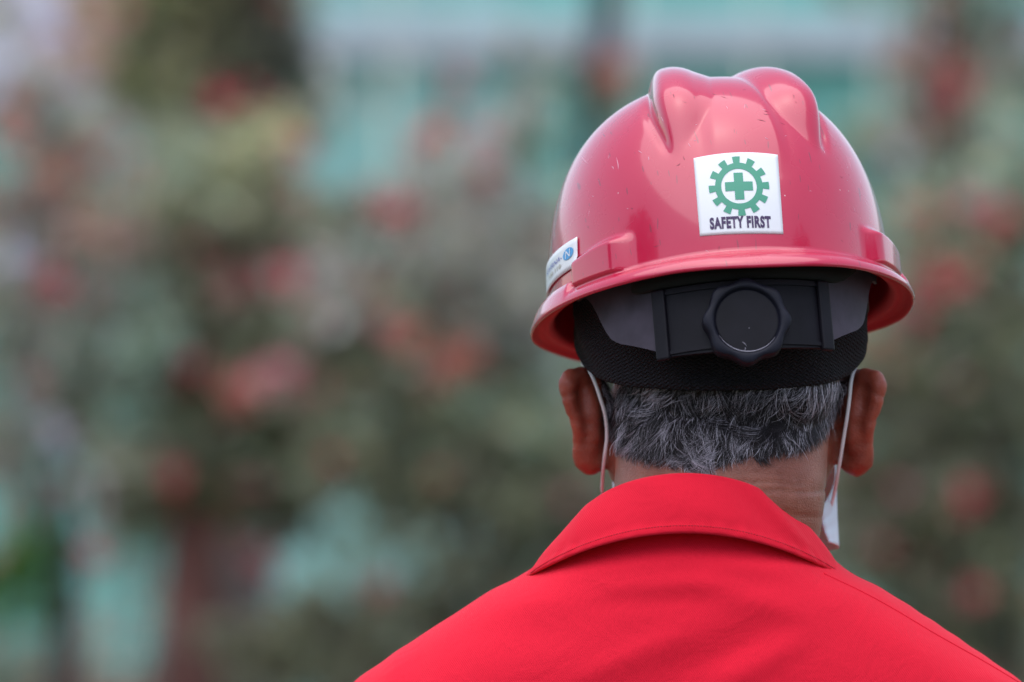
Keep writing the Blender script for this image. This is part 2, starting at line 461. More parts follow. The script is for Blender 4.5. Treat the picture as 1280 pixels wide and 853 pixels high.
# scuffs and scratches in the paint
M_dark_scuff = material('dark_scuff', (.20, .02, .045), .5)
M_pale_scratch = material('pale_scratch', (.72, .35, .45), .4)
sr_ = random.Random(12); dk, pl = [], []
MARKS = [(856, 128, 8, 0, 1), (868, 122, 5, 1, 1), (893, 118, 9, .3, 1), (905, 122, 10, .2, 1), (955, 137, 8, .3, 0), (958, 143, 9, .2, 1), (952, 151, 12, .35, 1), (870, 156, 2, 0, 0), (918, 163, 4, 1.2, 1), (930, 112, 4, .1, 1), (992, 121, 6, 1.3, 1), (995, 128, 4, .3, 1),
         (772, 205, 16, 1.4, 0), (766, 210, 5, .9, 0), (748, 226, 2, 0, 0), (741, 246, 3, .7, 0), (730, 200, 14, .8, 0), (1040, 170, 22, 1.0, 0), (1062, 205, 26, 1.2, 0), (1078, 235, 24, 1.3, 0), (1068, 262, 9, 1.1, 0), (1030, 190, 7, .9, 0), (1052, 222, 5, .4, 1), (842, 120, 6, 1.1, 1), (828, 150, 10, 1.3, 0), (800, 190, 6, .5, 0)]
for _ in range(34): MARKS.append((sr_.uniform(725, 1090), sr_.uniform(130, 318), sr_.uniform(1.5, 8), sr_.uniform(-.5, 1.6), sr_.random() < .5))
for mx_, my_, L_, a_, d_ in MARKS:
    P = []
    for q in np.linspace(0, 1, 5):
        p_, n_ = cast(bvh_shell, mx_ + L_ * (q - .5) * math.cos(a_) + .5 * math.sin(q * 5 + mx_), my_ + L_ * (q - .5) * math.sin(a_) * (1 if d_ else 1) + .4 * math.cos(q * 4 + my_))
        if p_ is None: break
        P.append(np.array(Mi_hat @ (p_ - n_ * .00006)))
    if len(P) < 5: continue
    w_ = sr_.uniform(.00014, .00026)
    (dk if d_ else pl).append(tube(P, w_ * np.array([.3, .9, 1.2, .8, .3]), 6))
for lst, m_ in ((dk, M_dark_scuff), (pl, M_pale_scratch)):
    V, F = merge(lst); link('scratches', new_mesh('scratches', V, F, m_), hat, kind='stuff')
# name sticker round the left side
def side_pt(u, v):
    ph_ = R(-(100 - 33.5 * u)); zz = .0155 + .0010 * u + v * .0180
    sr = (zz - Z0) / HH; t = math.asin(min(1, max(sr, 0)) ** (NE / 2))
    P = shell_out(np.array([ph_]), np.array([t]))[0]
    n = Vector((math.sin(ph_) / A_, -math.cos(ph_) / BB, 0)).normalized()
    P = Vector(P); hdv = n
    return M_hat @ (P + hdv * .0012), (M_hat.to_3x3() @ n)
UV, F = grid(14, 6)
st2 = on_hat(side_pt, UV, F, 'name_sticker', M_white, .0, hat); st2['label'] = 'small white label with blue round logo on the left side'
md = st2.modifiers.new('thickness', 'SOLIDIFY'); md.thickness = .0005; md.offset = -1
UV = [(.84, .58)] + [(.84 + .105 * math.cos(2 * math.pi * i / 28), .58 + .20 * math.sin(2 * math.pi * i / 28)) for i in range(28)]
on_hat(side_pt, UV, [(0, i + 1, (i + 1) % 28 + 1) for i in range(28)], 'round_logo', M_blue, .0003, st2)
put_text('N', side_pt, .79, .88, .45, .71, M_white, .0005, st2, 'logo_letter', 0, .01)
put_text('SEVIRNA-', side_pt, .16, .70, .52, .70, M_navy, .0003, st2, 'lettering', 0, .02)
put_text('\u2012 100 110', side_pt, .16, .68, .26, .42, M_tan, .0003, st2, 'faded_lettering', .03, .0)

YB = np.array(Matrix.Rotation(R(-5.5), 3, 'Z'))
# suspension: nape strap, ratchet, knob
def strap_pt(x, z, off=0.0, a=.0975, b=.1115):
    """on the headband ellipse, x sideways"""
    th = np.arcsin(np.clip(x / a, -1, 1)); n = np.array((np.sin(th) / a, -np.cos(th) / b, 0)); n /= np.linalg.norm(n)
    return (np.array((a * np.sin(th), -b * np.cos(th), z)) + n * off) @ YB.T
def strap_panel(xs, ztop, zbot, o0, o1, nz=6, round_=0):
    """closed curved slab between offsets o0 and o1"""
    rings = []
    for x, zt, zb in zip(xs, ztop, zbot):
        rings.append(np.array([strap_pt(x, z, o1) for z in np.linspace(zb, zt, nz)] + [strap_pt(x, z, o0) for z in np.linspace(zt, zb, nz)]))
    return loft(rings)
susp = link('nape_strap', None, hat)
xs = np.linspace(-.092, .092, 81); q = np.abs(xs)
zb = np.interp(q, [0, .052, .060, .072, .0765, .0795, .082, .085, .088], [-.056, -.050, -.0455, -.039, -.034, -.026, -.016, -.007, -.001])
V, F = strap_panel(xs, np.full(81, .004), zb, 0, .0018)
bpy.data.objects.remove(susp)
susp = link('nape_strap', new_mesh('nape_strap', V, F, M_plate, True), hat)
susp.data.polygons.foreach_set('use_smooth', [False] * len(susp.data.polygons))
xs = np.linspace(-.047, .048, 31)
V, F = strap_panel(xs, np.full(31, -.014), np.interp(np.abs(xs), [0, .05], [-.0575, -.0555]), .0015, .0055)
hs = new_mesh('ratchet_housing', V, F, M_black, False); housing = link('ratchet_housing', hs, hat)
for s in (-1, 1):
    xs = np.linspace(.0430, .0500, 8) * s
    V, F = strap_panel(xs[::s], np.full(8, -.014), np.full(8, -.0575), .004, .0085)
    o = link('end_rib', new_mesh('end_rib', V, F, M_black, False), housing)
    b = o.modifiers.new('bevel', 'BEVEL'); b.width = .0012; b.segments = 2; b.limit_method = 'ANGLE'
xs = np.linspace(-.046, .046, 31)
for z in (-.0535, -.0165):
    V, F = strap_panel(xs, np.full(31, z + .0011), np.full(31, z - .0011), .004, .0066)
    link('edge_rib', new_mesh('edge_rib', V, F, M_black, False), housing)
xs = np.linspace(-.060, .069, 31)
V, F = strap_panel(xs, np.full(31, .012), np.interp(np.abs(xs), [0, .055, .06, .069], [-.013, -.013, -.012, -.004]), .002, .0075)
link('foam_pad', new_mesh('foam_pad', V, F, M_foam), hat)
# knob: eight soft lobes, recessed dished face
N = 192; th = np.linspace(0, 2 * np.pi, N, endpoint=False)
lobes = .0256 + .0012 * np.cos(8 * th + .5) + .0002 * np.cos(3 * th) 
def kr(r, y): return np.stack([r * np.cos(th), np.full(N, y), r * np.sin(th)], 1)
rings = [kr(lobes * .9, -.1105), kr(lobes, -.1135), kr(lobes * 1.0, -.1215), kr(lobes * .985, -.1228), kr(lobes * .955, -.1236),
         kr(np.full(N, .0215), -.1240), kr(np.full(N, .0206), -.1237), kr(np.full(N, .0200), -.1228), kr(np.full(N, .0196), -.1212), kr(np.full(N, .0190), -.1208),
         kr(np.full(N, .012), -.1213), kr(np.full(N, .004), -.1215), kr(np.full(N, .0006), -.1215)]
V, F = loft(rings); V = (V + (.000, -.001, -.0405)) @ YB.T
knob = link('adjustment_knob', new_mesh('adjustment_knob', V, [f[::-1] for f in F], M_knob), hat)
r_ = .0185
V, F = loft([ring((0, -.1219 - .001, -.0405), q, q, 64, 2, (1, 0, 0), (0, 0, 1)) for q in (.0186, .0004)], caps=False); V = V @ YB.T
link('knob_face', new_mesh('knob_face', V, F, M_black), knob)
for (a0, a1, rr_, w_) in ((R(205), R(325), .0196, .00045),):     # glint along the knob's inner rim, put in as a pale strip
    P = [np.array((rr_ * math.cos(a), -.1238 - .0004, -.0405 + rr_ * math.sin(a))) for a in np.linspace(a0, a1, 30)]
    V, F = tube(P, w_ * np.sin(np.linspace(.1, math.pi - .1, 30)), 6); V = V @ YB.T; link('painted_glint', new_mesh('painted_glint', V, F, M_scuff_glint), knob)
for x0, z0, x1, z1 in ((-.004, -.0535, -.0015, -.0565), (-.0025, -.0570, -.0030, -.0590), (.0005, -.0452, .0012, -.0455)):
    V, F = tube([np.array((x0, -.1229, z0)), np.array(((x0 + x1) / 2 + .0003, -.1230, (z0 + z1) / 2)), np.array((x1, -.1229, z1))], [.0001, .0003, .0001], 5); V = V @ YB.T
    link('scuff_mark', new_mesh('scuff_mark', V, F, M_scuff_glint), knob)
# inner headband running round the front and crown straps
V, F = [], []
n = 60; th = np.linspace(R(62), R(298), n)
ringsv = []
for t in th:
    ax, by = .0885, .112
    p = np.array((ax * math.sin(t), -by * math.cos(t), 0)); m_ = p / np.linalg.norm(p)
    ringsv.append(np.array([p + (0, 0, -.012), p + m_ * .002 + (0, 0, -.012), p + m_ * .002 + (0, 0, .018), p + (0, 0, .018)]))
link('headband', new_mesh('headband', *loft(ringsv), M_plate, False), hat)
for ang in (35, 145):
    d_ = np.array((math.sin(R(ang)), math.cos(R(ang)), 0)); side = np.array((-d_[1], d_[0], 0))
    path = [d_ * .098 * math.cos(a) + np.array((0, 0, .012 + .098 * math.sin(a))) for a in np.linspace(0, math.pi, 25)]
    rr = [np.array([p - side * .009, p + side * .009, p + side * .009 + (0, 0, .0015), p - side * .009 + (0, 0, .0015)]) for p in path]
    link('crown_strap', new_mesh('crown_strap', *loft(rr), M_foam, False), hat)

# ------------------------------------------------------------------ person
person = thing('person', 'person seen from behind in a red coverall and black knit cap, with greying hair', 'person', loc=(W(860, 0)[0], D - .02, 0))
POFF = Vector(person.location)
def plink(name, me, parent=person, **kw):
    """mesh given in world coordinates, parented under the person"""
    if parent is person: me.transform(Matrix.Translation(-POFF))
    o = link(name, me, parent, **kw); return o

HEADC = W(909, 398)
M_head = Matrix.Translation(HEADC) @ Matrix.Rotation(R(-2), 4, 'Y') @ Matrix.Rotation(R(5), 4, 'Z') @ Matrix.Rotation(R(-14), 4, 'X')
def hp(x, y, z): return np.array(M_head @ Vector((x, y, z)))
R3 = M_head
parts = [ball(hp(0, -.004, .010), .0755, .095, .098, R3, 4), ball(hp(0, .020, -.040), .0690, .075, .070, R3), ball(hp(0, -.035, -.035), .0655, .052, .06, R3),
         ball(hp(-.005, .034, -.076), .0735, .058, .052, R3), ball(hp(0, .078, -.098), .024, .018, .018, R3),       # jaw, chin
         ball(hp(0, .086, .006), .045, .014, .016, R3),                                                      # brow
         ball(hp(0, .100, -.024), .011, .016, .020, R3), ball(hp(0, .108, -.036), .0085, .012, .009, R3),       # nose
         ball(hp(.012, .100, -.040), .007, .009, .006, R3), ball(hp(-.012, .100, -.040), .007, .009, .006, R3),
         ball(hp(0, .093, -.066), .022, .010, .005, R3), ball(hp(0, .091, -.076), .020, .010, .005, R3),         # lips
         ball(hp(.048, .066, -.034), .022, .022, .020, R3), ball(hp(-.048, .066, -.034), .022, .022, .020, R3)]  # cheeks
# neck
nk = [(909, 470, -.008, .066, .068), (905, 520, -.020, .066, .066), (902, 570, -.031, .0655, .0635), (899, 620, -.040, .0655, .063), (891, 670, -.042, .066, .0600), (874, 720, -.046, .070, .0600), (862, 790, -.040, .080, .06)]
parts.append(loft([ring(W(px, py, d), rx, ry, 48, 2.1) for px, py, d, rx, ry in spline(nk, 40)]))
for s in (-1, 1):                       # two neck muscles behind
    parts.append(tube([W(905 + s * 52, 500, -.055), W(903 + s * 50, 560, -.068), W(896 + s * 52, 620, -.072), W(872 + s * 60, 700, -.055)], [.018, .021, .021, .020], 14))
# ears
EAR = [(747, 472, 12, 5.5), (738, 470, 7, 6), (728, 470.5, 1, 7), (717, 473.5, -4, 7.2), (713, 481, -7, 6.8), (713.5, 490, -8, 6.2), (715, 500, -9, 5.6), (717.5, 510, -9, 5.2), (720.5, 520, -9, 5), (723, 530, -9, 4.7), (725, 540, -8, 4.4),
       (725, 550, -6, 4.4), (726, 558, -5, 5), (728.5, 567, -3, 6.4), (732.5, 574, -1, 8.2), (739, 580, 1, 8.2), (746, 577, 4, 8), (750, 568, 8, 7.5),
       (733, 484, 0, 6.0), (737, 496, 0, 6.8), (740, 508, -1, 7.4), (741, 520, -2, 7.6), (742, 533, -2, 7.4), (742, 546, -2, 7.0), (739, 558, -1, 7.4), (748, 488, 9, 8), (752, 505, 7, 9), (753, 525, 7, 9), (752, 545, 7, 9), (750, 560, 8, 8.5),
       (724, 494, -2, 4.6), (727, 507, -2, 4.7), (730, 520, -3, 4.8), (733, 533, -3, 5.0), (733, 546, -2, 5.0), (732, 558, -3, 6.4), (723, 482, 0, 5.0), (745, 480, 6, 7.0)]
for px, py, d, r_ in EAR:
    parts.append(ball(W(px - max(0, 750 - px) * .09, py, d / 1000), r_ / 1000 * .97, sub=2))
    parts.append(ball(W(1810 - px, py + 1.5, d / 1000), r_ / 1000 * .97, sub=2))
# trunk and limbs inside the clothes
SX = W(858, 0)[0]; YC = D - .03
def wz(z): return H - (z - H) if False else z
parts.append(loft([ring((SX, YC + .02, z), rx, ry, 40, 2.2) for z, rx, ry in ((1.44, .06, .04), (1.40, .10, .05), (1.34, .145, .065), (1.24, .15, .080), (1.10, .13, .08), (.98, .14, .080), (.90, .15, .085), (.84, .12, .07))]))
ARM = {}; LEG = {}
for s in (-1, 1):
    sh = np.array((SX + s * .180, YC + .005, 1.335)); elb = np.array((SX + s * .245, YC + .01, 1.05)); wr = np.array((SX + s * .262, YC + .06, .80))
    ARM[s] = (sh, elb, wr)
    parts.append(tube(spline([sh + (-s * .02, 0, -.02), (sh + elb) / 2 + (s * .006, 0, 0), elb, (elb + wr) / 2, wr], 14), np.interp(np.linspace(0, 1, 14), [0, .3, .5, .65, 1], [.038, .045, .04, .04, .027]), 16))
    pc = wr + (0, .012, -.045)
    parts.append(ball(pc, .016, .040, .050))
    for i, (dy, L) in enumerate(((.030, .070), (.011, .078), (-.009, .073), (-.027, .058))):
        a0 = pc + (0, dy, -.035); inw = np.array((-s, 0, 0))
        parts.append(tube([a0, a0 + (0, 0, -L * .45), a0 + inw * L * .22 + (0, 0, -L * .75), a0 + inw * L * .5 + (0, 0, -L * .92)], [.0092, .0086, .0080, .0066], 10))
    t0 = pc + (0, .030, .012)
    parts.append(tube([t0, t0 + (-s * .008, .020, -.020), t0 + (-s * .018, .030, -.045), t0 + (-s * .024, .032, -.062)], [.012, .0105, .0095, .0075], 10, up=(1, 0, 0)))
    hip = np.array((SX + s * .09, YC, .90)); kn = np.array((SX + s * .10, YC + .015, .50)); an = np.array((SX + s * .105, YC - .01, .10))
    LEG[s] = (hip, kn, an)
    parts.append(tube([hip, (hip + kn) / 2, kn, kn * .6 + an * .4 + (0, -.015, 0), an], [.085, .078, .055, .054, .037], 20))
    parts.append(ball(an + (0, .05, -.055), .042, .105, .036))
body_me = remesh('body', parts, .0021, 4, M_skin)
# hair region on the scalp, darker stubble tone
nv = len(body_me.vertices); co = np.empty(nv * 3, np.float32); body_me.vertices.foreach_get('co', co); co = co.reshape(-1, 3)
def pix(co):
    k = K * co[:, 1]; return 640 + co[:, 0] / k, 426.5 - (co[:, 2] - H) / k
bx, by = pix(co)
_no = np.empty(nv * 3, np.float32); body_me.vertices.foreach_get('normal', _no); _no = _no.reshape(-1, 3)
cr = np.zeros(nv)
for y0, sl_, w_, h_, x0_, x1_ in ((601, .05, 2.2, .0008, 800, 1030), (617, -.03, 2.6, .0010, 830, 1040), (636, .08, 2.4, .0008, 900, 1030), (588, .10, 1.8, .0005, 930, 1010)):
    cr -= h_ * np.exp(-((by - y0 - sl_ * (bx - 900) - 1.5 * np.sin(bx * .07)) / w_) ** 2) * sst(x0_ - 20, x0_ + 20, bx) * sst(x1_ + 15, x1_ - 15, bx)
# cartilage fold and crease on the backs of the ears
for s_ in (-1, 1):
    ex = bx if s_ < 0 else 1810 - bx
    cr += np.where((ex > 690) & (ex < 760), -.0010 * np.exp(-((by - 528 - .25 * (ex - 725)) / 2.5) ** 2) - .0009 * np.exp(-((by - 492 + .5 * (ex - 715)) / 3) ** 2) - .0006 * np.exp(-((by - 556) / 2.5) ** 2) + .0007 * np.exp(-((by - 480) / 7) ** 2 - ((ex - 716) / 8) ** 2), 0)
co += _no * np.where((_no[:, 1] < .3) & (co[:, 1] < D + .03), cr, 0)[:, None].astype(np.float32)
body_me.vertices.foreach_set('co', co.ravel()); body_me.update()
LINE = np.array([(756, 500), (764, 545), (775, 564), (800, 572), (830, 577), (855, 583), (878, 590), (900, 583), (925, 574), (960, 569), (1000, 563), (1022, 550), (1040, 530), (1056, 500), (1064, 470)])
hl = np.interp(bx, LINE[:, 0], LINE[:, 1])
behind = co[:, 1] < D + .02
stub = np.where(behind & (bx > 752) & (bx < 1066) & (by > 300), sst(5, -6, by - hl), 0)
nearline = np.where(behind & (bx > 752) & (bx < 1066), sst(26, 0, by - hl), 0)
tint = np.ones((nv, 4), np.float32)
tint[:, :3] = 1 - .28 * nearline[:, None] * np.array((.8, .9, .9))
tint[:, :3] *= 1 - stub[:, None] * np.array((.80, .66, .52))
isear = (np.abs(bx - 905) > 157) & (by > 440) & (by < 610) & (co[:, 2] > 1.3)
tint[isear, :3] *= np.array((1.18, .84, .80))
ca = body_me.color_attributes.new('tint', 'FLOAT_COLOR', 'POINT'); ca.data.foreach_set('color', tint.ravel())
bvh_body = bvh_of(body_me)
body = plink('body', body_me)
for s in (-1, 1):
    e = plink('eye', new_mesh('eye', *ball(hp(s * .031, .0795, -.012), .0125), M_eye))
    plink('iris', new_mesh('iris', *ball(hp(s * .031, .0885, -.014), .0058, .0045, .0058), M_boot))

# ------------------------------------------------------------------ hair
Vh, Ih, Ch = [], [], []
nst = 0
tries = 0
while nst < 21000 and tries < 80000:
    tries += 1
    px = random.uniform(752, 1067); py = random.uniform(455, 594)
    lim = np.interp(px, LINE[:, 0], LINE[:, 1])
    if py > lim + random.gauss(-3, 3.5): continue
    if py > lim - 14 and random.random() < .35: continue
    if py < np.interp(px, [735, 800, 900, 1000, 1068], [462, 474, 482, 480, 472]): continue
    p, n = cast(bvh_body, px, py)
    if p is None or p.y > D + .03: continue
    p, n = np.array(p), np.array(n)
    rel = np.clip((py - 470) / 110, 0, 1)
    jx, jy = px + random.gauss(0, 1.5), py + random.gauss(0, 1.5); cell = random.Random(int(jx / 9 + .5 * jy / 13) * 997 + int(jy / 13)); cr1, cr2, cr3, cr4 = cell.gauss(0, 1), cell.random(), cell.gauss(0, 1), cell.random()
    sway = -.50 + .30 * math.sin(px * .035 + py * .03) + .36 * cr1 + random.gauss(0, .18)
    if px < 800: sway += .55 * (1 - (px - 756) / 44)
    if px > 1015: sway -= .3
    dirv = np.array((sway, -.05, -1.0)); dirv -= n * dirv.dot(n); dirv /= np.linalg.norm(dirv)
    side = np.cross(n, dirv)
    L = random.uniform(.006, .0145) * (1 - .55 * max(0, 1 - (lim - py) / 22))
    lift = (.14 + .30 * cr4 + random.uniform(0, .12)) * (.8 + .9 * (random.random() < .07)); curl = .48 * cr3 + random.gauss(0, .16)
    white = random.random()
    patch = .5 + .5 * math.sin(px * .045 + 1.1) * math.cos(py * .06 + px * .01)
    pw = -.02 + .12 * patch + .60 * cr2 ** 4 + .16 * max(0, 1 - (lim - py) / 30) * (px < 940) + .24 * math.exp(-((px - 868) / 45) ** 2 - ((py - 550) / 36) ** 2) + .15 * (py < 495)
    if white < pw: c = random.uniform(.30, .90); col = (c * 1.0, c * .91, c * 1.05)
    else: c = random.uniform(.006, .045); col = (c * 1.15, c * .9, c * 1.08)
    w = random.uniform(.00007, .00014) * (1.15 if white < pw else 1)
    pts = []
    m_ = 6
    for i in range(m_):
        q = i / (m_ - 1)
        pts.append(p - n * .0005 + dirv * L * q + n * L * lift * (q - .55 * q * q) * 1.6 + side * L * curl * q * q)
    o = len(Vh) * 3
    for i, P_ in enumerate(pts):
        t = pts[min(i + 1, m_ - 1)] - pts[max(i - 1, 0)]; t /= np.linalg.norm(t) + 1e-12
        a_ = np.cross(t, n); a_ /= np.linalg.norm(a_) + 1e-12; b_ = np.cross(t, a_)
        ww = w * (1 - .75 * (i / (m_ - 1)) ** 2)
        Vh.append(np.array([P_ + a_ * ww, P_ - a_ * ww * .5 + b_ * ww * .87, P_ - a_ * ww * .5 - b_ * ww * .87])); Ch.append([col] * 3)
        if i:
            u = o + (i - 1) * 3
            for k in range(3): Ih.append((u + k, u + (k + 1) % 3, u + 3 + (k + 1) % 3, u + 3 + k))
    nst += 1
hair_me = fast_mesh('hair', np.concatenate(Vh), 4, np.array(Ih), M_hair, np.concatenate([np.array(c) for c in Ch]), True)
plink('hair', hair_me, kind='stuff')

# ------------------------------------------------------------------ knit cap
CC = W(901, 400, .0)
n = 160; rowsN = 40
th = np.linspace(-np.pi, np.pi, n, endpoint=False)
edge = np.interp(np.abs(np.degrees(th)), [0, 20, 45, 70, 85, 100, 130, 180], [487, 486, 481, 470, 455, 425, 385, 370])
edge = edge + np.where(th > 0, -1, 1) * 2.0 * np.sin(np.abs(th))
rows = []; uvs = []
for j in range(rowsN + 1):
    q = j / rowsN
    if q <= .62:                      # wall of the cap
        s_ = q / .62
        zpx = edge + (335 - edge) * s_
        ax = np.interp((485 - zpx), [-5, 0, 30, 60, 90, 150], [.0815, .0828, .0860, .0912, .0922, .0900])
        b_ = np.interp((485 - zpx), [-5, 0, 40, 100, 150], [.0950, .0958, .0965, .0960, .096])
        P = np.stack([CC[0] + ax * np.sin(th), D - .004 - b_ * np.cos(th), H + (426.5 - zpx) * K * D], 1)
    else:                             # dome of the crown
        a_ = (q - .62) / .38 * math.pi / 2 * .995
        P = np.stack([CC[0] + .0900 * np.sin(th) * math.cos(a_), D - .004 - .100 * np.cos(th) * math.cos(a_), H + (426.5 - 335) * K * D + .075 * math.sin(a_) + 0 * th], 1)
    # soft sag and rib of the hem
    P[:, 1] += .0012 * np.sin(th * 7 + q * 9)
    if q < .62: P[:, 0] += .0010 * np.sin(th * 9 + 14 * q) 
    if q < .06:
        P[:, :2] += (P[:, :2] - (CC[0], D)) * .012 * (1 - abs(q - .03) / .03)
    rows.append(P); uvs.append(np.stack([th * .09, np.full(n, q * .21)], 1))
inner = rows[0] + 0; inner[:, :2] = (CC[0], D - .004) + (inner[:, :2] - (CC[0], D - .004)) * .955; inner2 = inner + (0, 0, .03)
allr = [inner2, inner] + rows
V = np.concatenate(allr); F = []
for i in range(len(allr) - 1):
    for j in range(n):
        k = (j + 1) % n; F.append((i * n + j, i * n + k, (i + 1) * n + k, (i + 1) * n + j))
cap_me = new_mesh('knit_cap', V, F, M_knit)
uvl = cap_me.uv_layers.new(name='uv'); UVv = np.concatenate([uvs[0], uvs[0]] + uvs)
li = np.empty(len(cap_me.loops), np.int32); cap_me.loops.foreach_get('vertex_index', li)
uvc = UVv[li].reshape(-1, 4, 2); wrap = (uvc[:, :, 0].max(1) - uvc[:, :, 0].min(1)) > .3
uvc[wrap] = np.where(uvc[wrap][:, :, :1] < 0, uvc[wrap] + (2 * np.pi * .09, 0), uvc[wrap])
uvl.data.foreach_set('uv', uvc.ravel().astype(np.float32))
plink('knit_cap', cap_me)

# ------------------------------------------------------------------ coverall
rings = []
TOR = [(650, 60, -46, 58), (668, 72, -45, 66), (690, 85, -43, 75), (712, 97, -41, 83), (738, 121.5, -37, 92), (764, 142, -33, 99), (790, 162, -29, 106), (820, 184, -25, 113), (853, 207, -20, 120), (890, 223, -15, 126), (940, 230, -10, 130)]
cps = []
for py, hw, dc, dh in TOR:
    z = W(0, py, dc / 1000)[2]; cps.append((z, hw / 1000, dc / 1000, dh / 1000, 2.15))
for z, hw, dc, dh in ((1.26, .210, -.008, .130), (1.16, .190, -.008, .125), (1.05, .178, -.010, .118), (.95, .185, -.014, .122), (.88, .185, -.012, .120), (.82, .165, -.010, .105)):
    cps.append((z, hw, dc, dh, 2.3))
cps = spline(cps, 60)
parts = [loft([ring((SX, D + c[2], c[0]), c[1], c[3], 64, c[4]) for c in cps])]
for s in (-1, 1):
    sh, elb, wr = ARM[s]
    pth = spline([sh + (-s * .02, -.01, .000), (sh + elb) / 2 + (s * .006, 0, .02), elb, (elb + wr) / 2, wr + (0, 0, .01)], 18)
    parts.append(tube(pth, np.interp(np.linspace(0, 1, 18), [0, .2, .5, .7, 1], [.062, .068, .058, .054, .044]), 24))
    hip, kn, an = LEG[s]
    parts.append(tube(spline([hip, (hip + kn) / 2, kn, (kn + an) / 2, an + (0, 0, .0)], 18), np.interp(np.linspace(0, 1, 18), [0, .3, .5, 1], [.112, .102, .085, .074]), 28))
cov_me = remesh('coverall', parts, .004, 5, M_cover)
nv = len(cov_me.vertices); co = np.empty(nv * 3, np.float32); cov_me.vertices.foreach_get('co', co); co = co.reshape(-1, 3).astype(float)
no = np.empty(nv * 3, np.float32); cov_me.vertices.foreach_get('normal', no); no = no.reshape(-1, 3)
px, py = pix(co)
def fold(x0, y0, x1, y1, w, h, soft=30):
    """gentle cloth fold between two spots of the back"""
    dx, dy = x1 - x0, y1 - y0; L = math.hypot(dx, dy); ux, uy = dx / L, dy / L
    a = (px - x0) * ux + (py - y0) * uy; b = -(px - x0) * uy + (py - y0) * ux
    return h * np.exp(-(b / w) ** 2) * sst(-soft, soft, a) * sst(L + soft, L - soft, a)
back = (no[:, 1] < .25)
dsp = (fold(690, 722, 850, 700, 12, .0016) + fold(850, 700, 1000, 716, 13, .0014) + fold(760, 735, 900, 728, 15, .0013, 50) - fold(720, 752, 920, 745, 16, .0012, 60)
       + fold(880, 735, 1010, 770, 16, .0014, 45) + fold(860, 790, 720, 850, 17, .0016, 50) - fold(960, 790, 830, 850, 20, .0018, 50) + fold(1000, 800, 900, 860, 18, .0016, 40)
       + fold(500, 815, 480, 870, 12, .0009, 22) - fold(530, 815, 510, 870, 14, .0007, 22) + fold(1060, 760, 1200, 850, 26, .0012, 60)
       + fold(600, 770, 700, 748, 16, .0010, 40) - fold(640, 800, 760, 770, 24, .0010, 50))
lowf = .0016 * np.sin(co[:, 2] * 41 + 5 * np.sin(co[:, 0] * 9)) * np.sin(co[:, 0] * 17 + 2) * sst(1.42, 1.30, co[:, 2])
wr_ = .0030 * np.sin(co[:, 2] * 70 + 4 * np.sin(co[:, 0] * 22 + co[:, 1] * 15)) * sst(1.25, 1.1, co[:, 2])
edge_w = .0002 * np.sin(px * .13 + py * .05 + 2 * np.sin(py * .04)) * sst(.35, .0, np.abs(no[:, 1]))
co += no * (np.where(back, dsp * 1.3, 0) + lowf + wr_ + edge_w)[:, None]
cov_me.vertices.foreach_set('co', co.astype(np.float32).ravel()); cov_me.update()
bvh_cov = bvh_of(cov_me)
cov = plink('coverall', cov_me)

# collar: folded over, fall outside and stand inside
nth = 170; th = np.linspace(R(-152), R(152), nth)
cxw = lambda p: p
def Fc(t):
    a_ = abs(t); px_ = 857 + 148 * math.sin(t) + 5 * math.sin(a_) ** 2 * (1 if t > 0 else 0); py_ = 594 + 84 * (1 - math.cos(t))
    return W(px_, py_, -.046 - .063 * math.cos(t))
def Lc(t):
    a_ = abs(t); s2 = math.sin(a_) ** 2
    py_ = 667 + 57 * (s2 if a_ < math.pi / 2 else 1 + (a_ - math.pi / 2) * .55)
    px_ = 856 + (200 if t < 0 else 200) * math.sin(t)
    return W(px_, py_, -.042 - (.0815 if a_ < 1.57 else .083) * math.cos(t) - .0020)
def Sc(t): # bottom of the stand
    px_ = 857 + 172 * math.sin(t); a_ = abs(t); s2 = math.sin(a_) ** 2
    return W(px_, 696 + 45 * (s2 if a_ < math.pi / 2 else 1 + (a_ - math.pi / 2) * .4), -.045 - .058 * math.cos(t))
rows = []
for t in th:
    f_, l_, s_ = Fc(t), Lc(t), Sc(t)
    out = np.array((math.sin(t), -math.cos(t), 0)); prof = []
    # outside face from hem to fold
    for k in range(19):
        q = k / 18
        p = l_ * (1 - q) + f_ * q
        bulge = .0028 * math.sin(math.pi * min(1, q * 1.02)) ** .8 * (1 + .3 * q)
        pucker = .00075 * math.sin(t * 58 + math.sin(t * 11) * 2) * math.exp(-((q - .10) / .10) ** 2)
        ripple = .0011 * math.sin(t * 5.3 + 1.0) * q * (1 - q) * 3 + .0022 * math.exp(-((t - .95 + .35 * q) / .13) ** 2) * sst(.1, .5, q) - .0014 * math.exp(-((t - .72 + .35 * q) / .12) ** 2) * sst(.1, .6, q) + .0009 * math.sin(t * 9 + q * 4) * q
        hem = .0011 * (1 - sst(.13, .19, q))
        prof.append(p + out * (bulge + pucker + ripple + hem))
    top_ = f_ + (0, 0, .0012)
    prof.append(top_ - out * .0015)
    prof.append(f_ - out * .0035 + (0, 0, -.0005))
    for k in range(1, 7):
        q = k / 6; prof.append((f_ - out * .0045) * (1 - q) + s_ * q)
    # back up between stand and fall
    for k in range(5, 0, -1):
        q = k / 6; prof.append((f_ - out * .0022 + (0, 0, -.003)) * (1 - q) + (s_ + out * .0022) * q)
    for k in range(5, -1, -1):
        q = k / 6; prof.append((l_ - out * .0016 + (0, 0, .0004)) * (1 - q) + (f_ + out * .0005 + (0, 0, -.004)) * q)
    rows.append(np.array(prof))
V, F = loft(rows, caps=True)
col_me = new_mesh('collar', V, [f[::-1] for f in F], M_cover); 
col_me.transform(Matrix.Translation(-POFF))
collar = link('collar', col_me, cov)
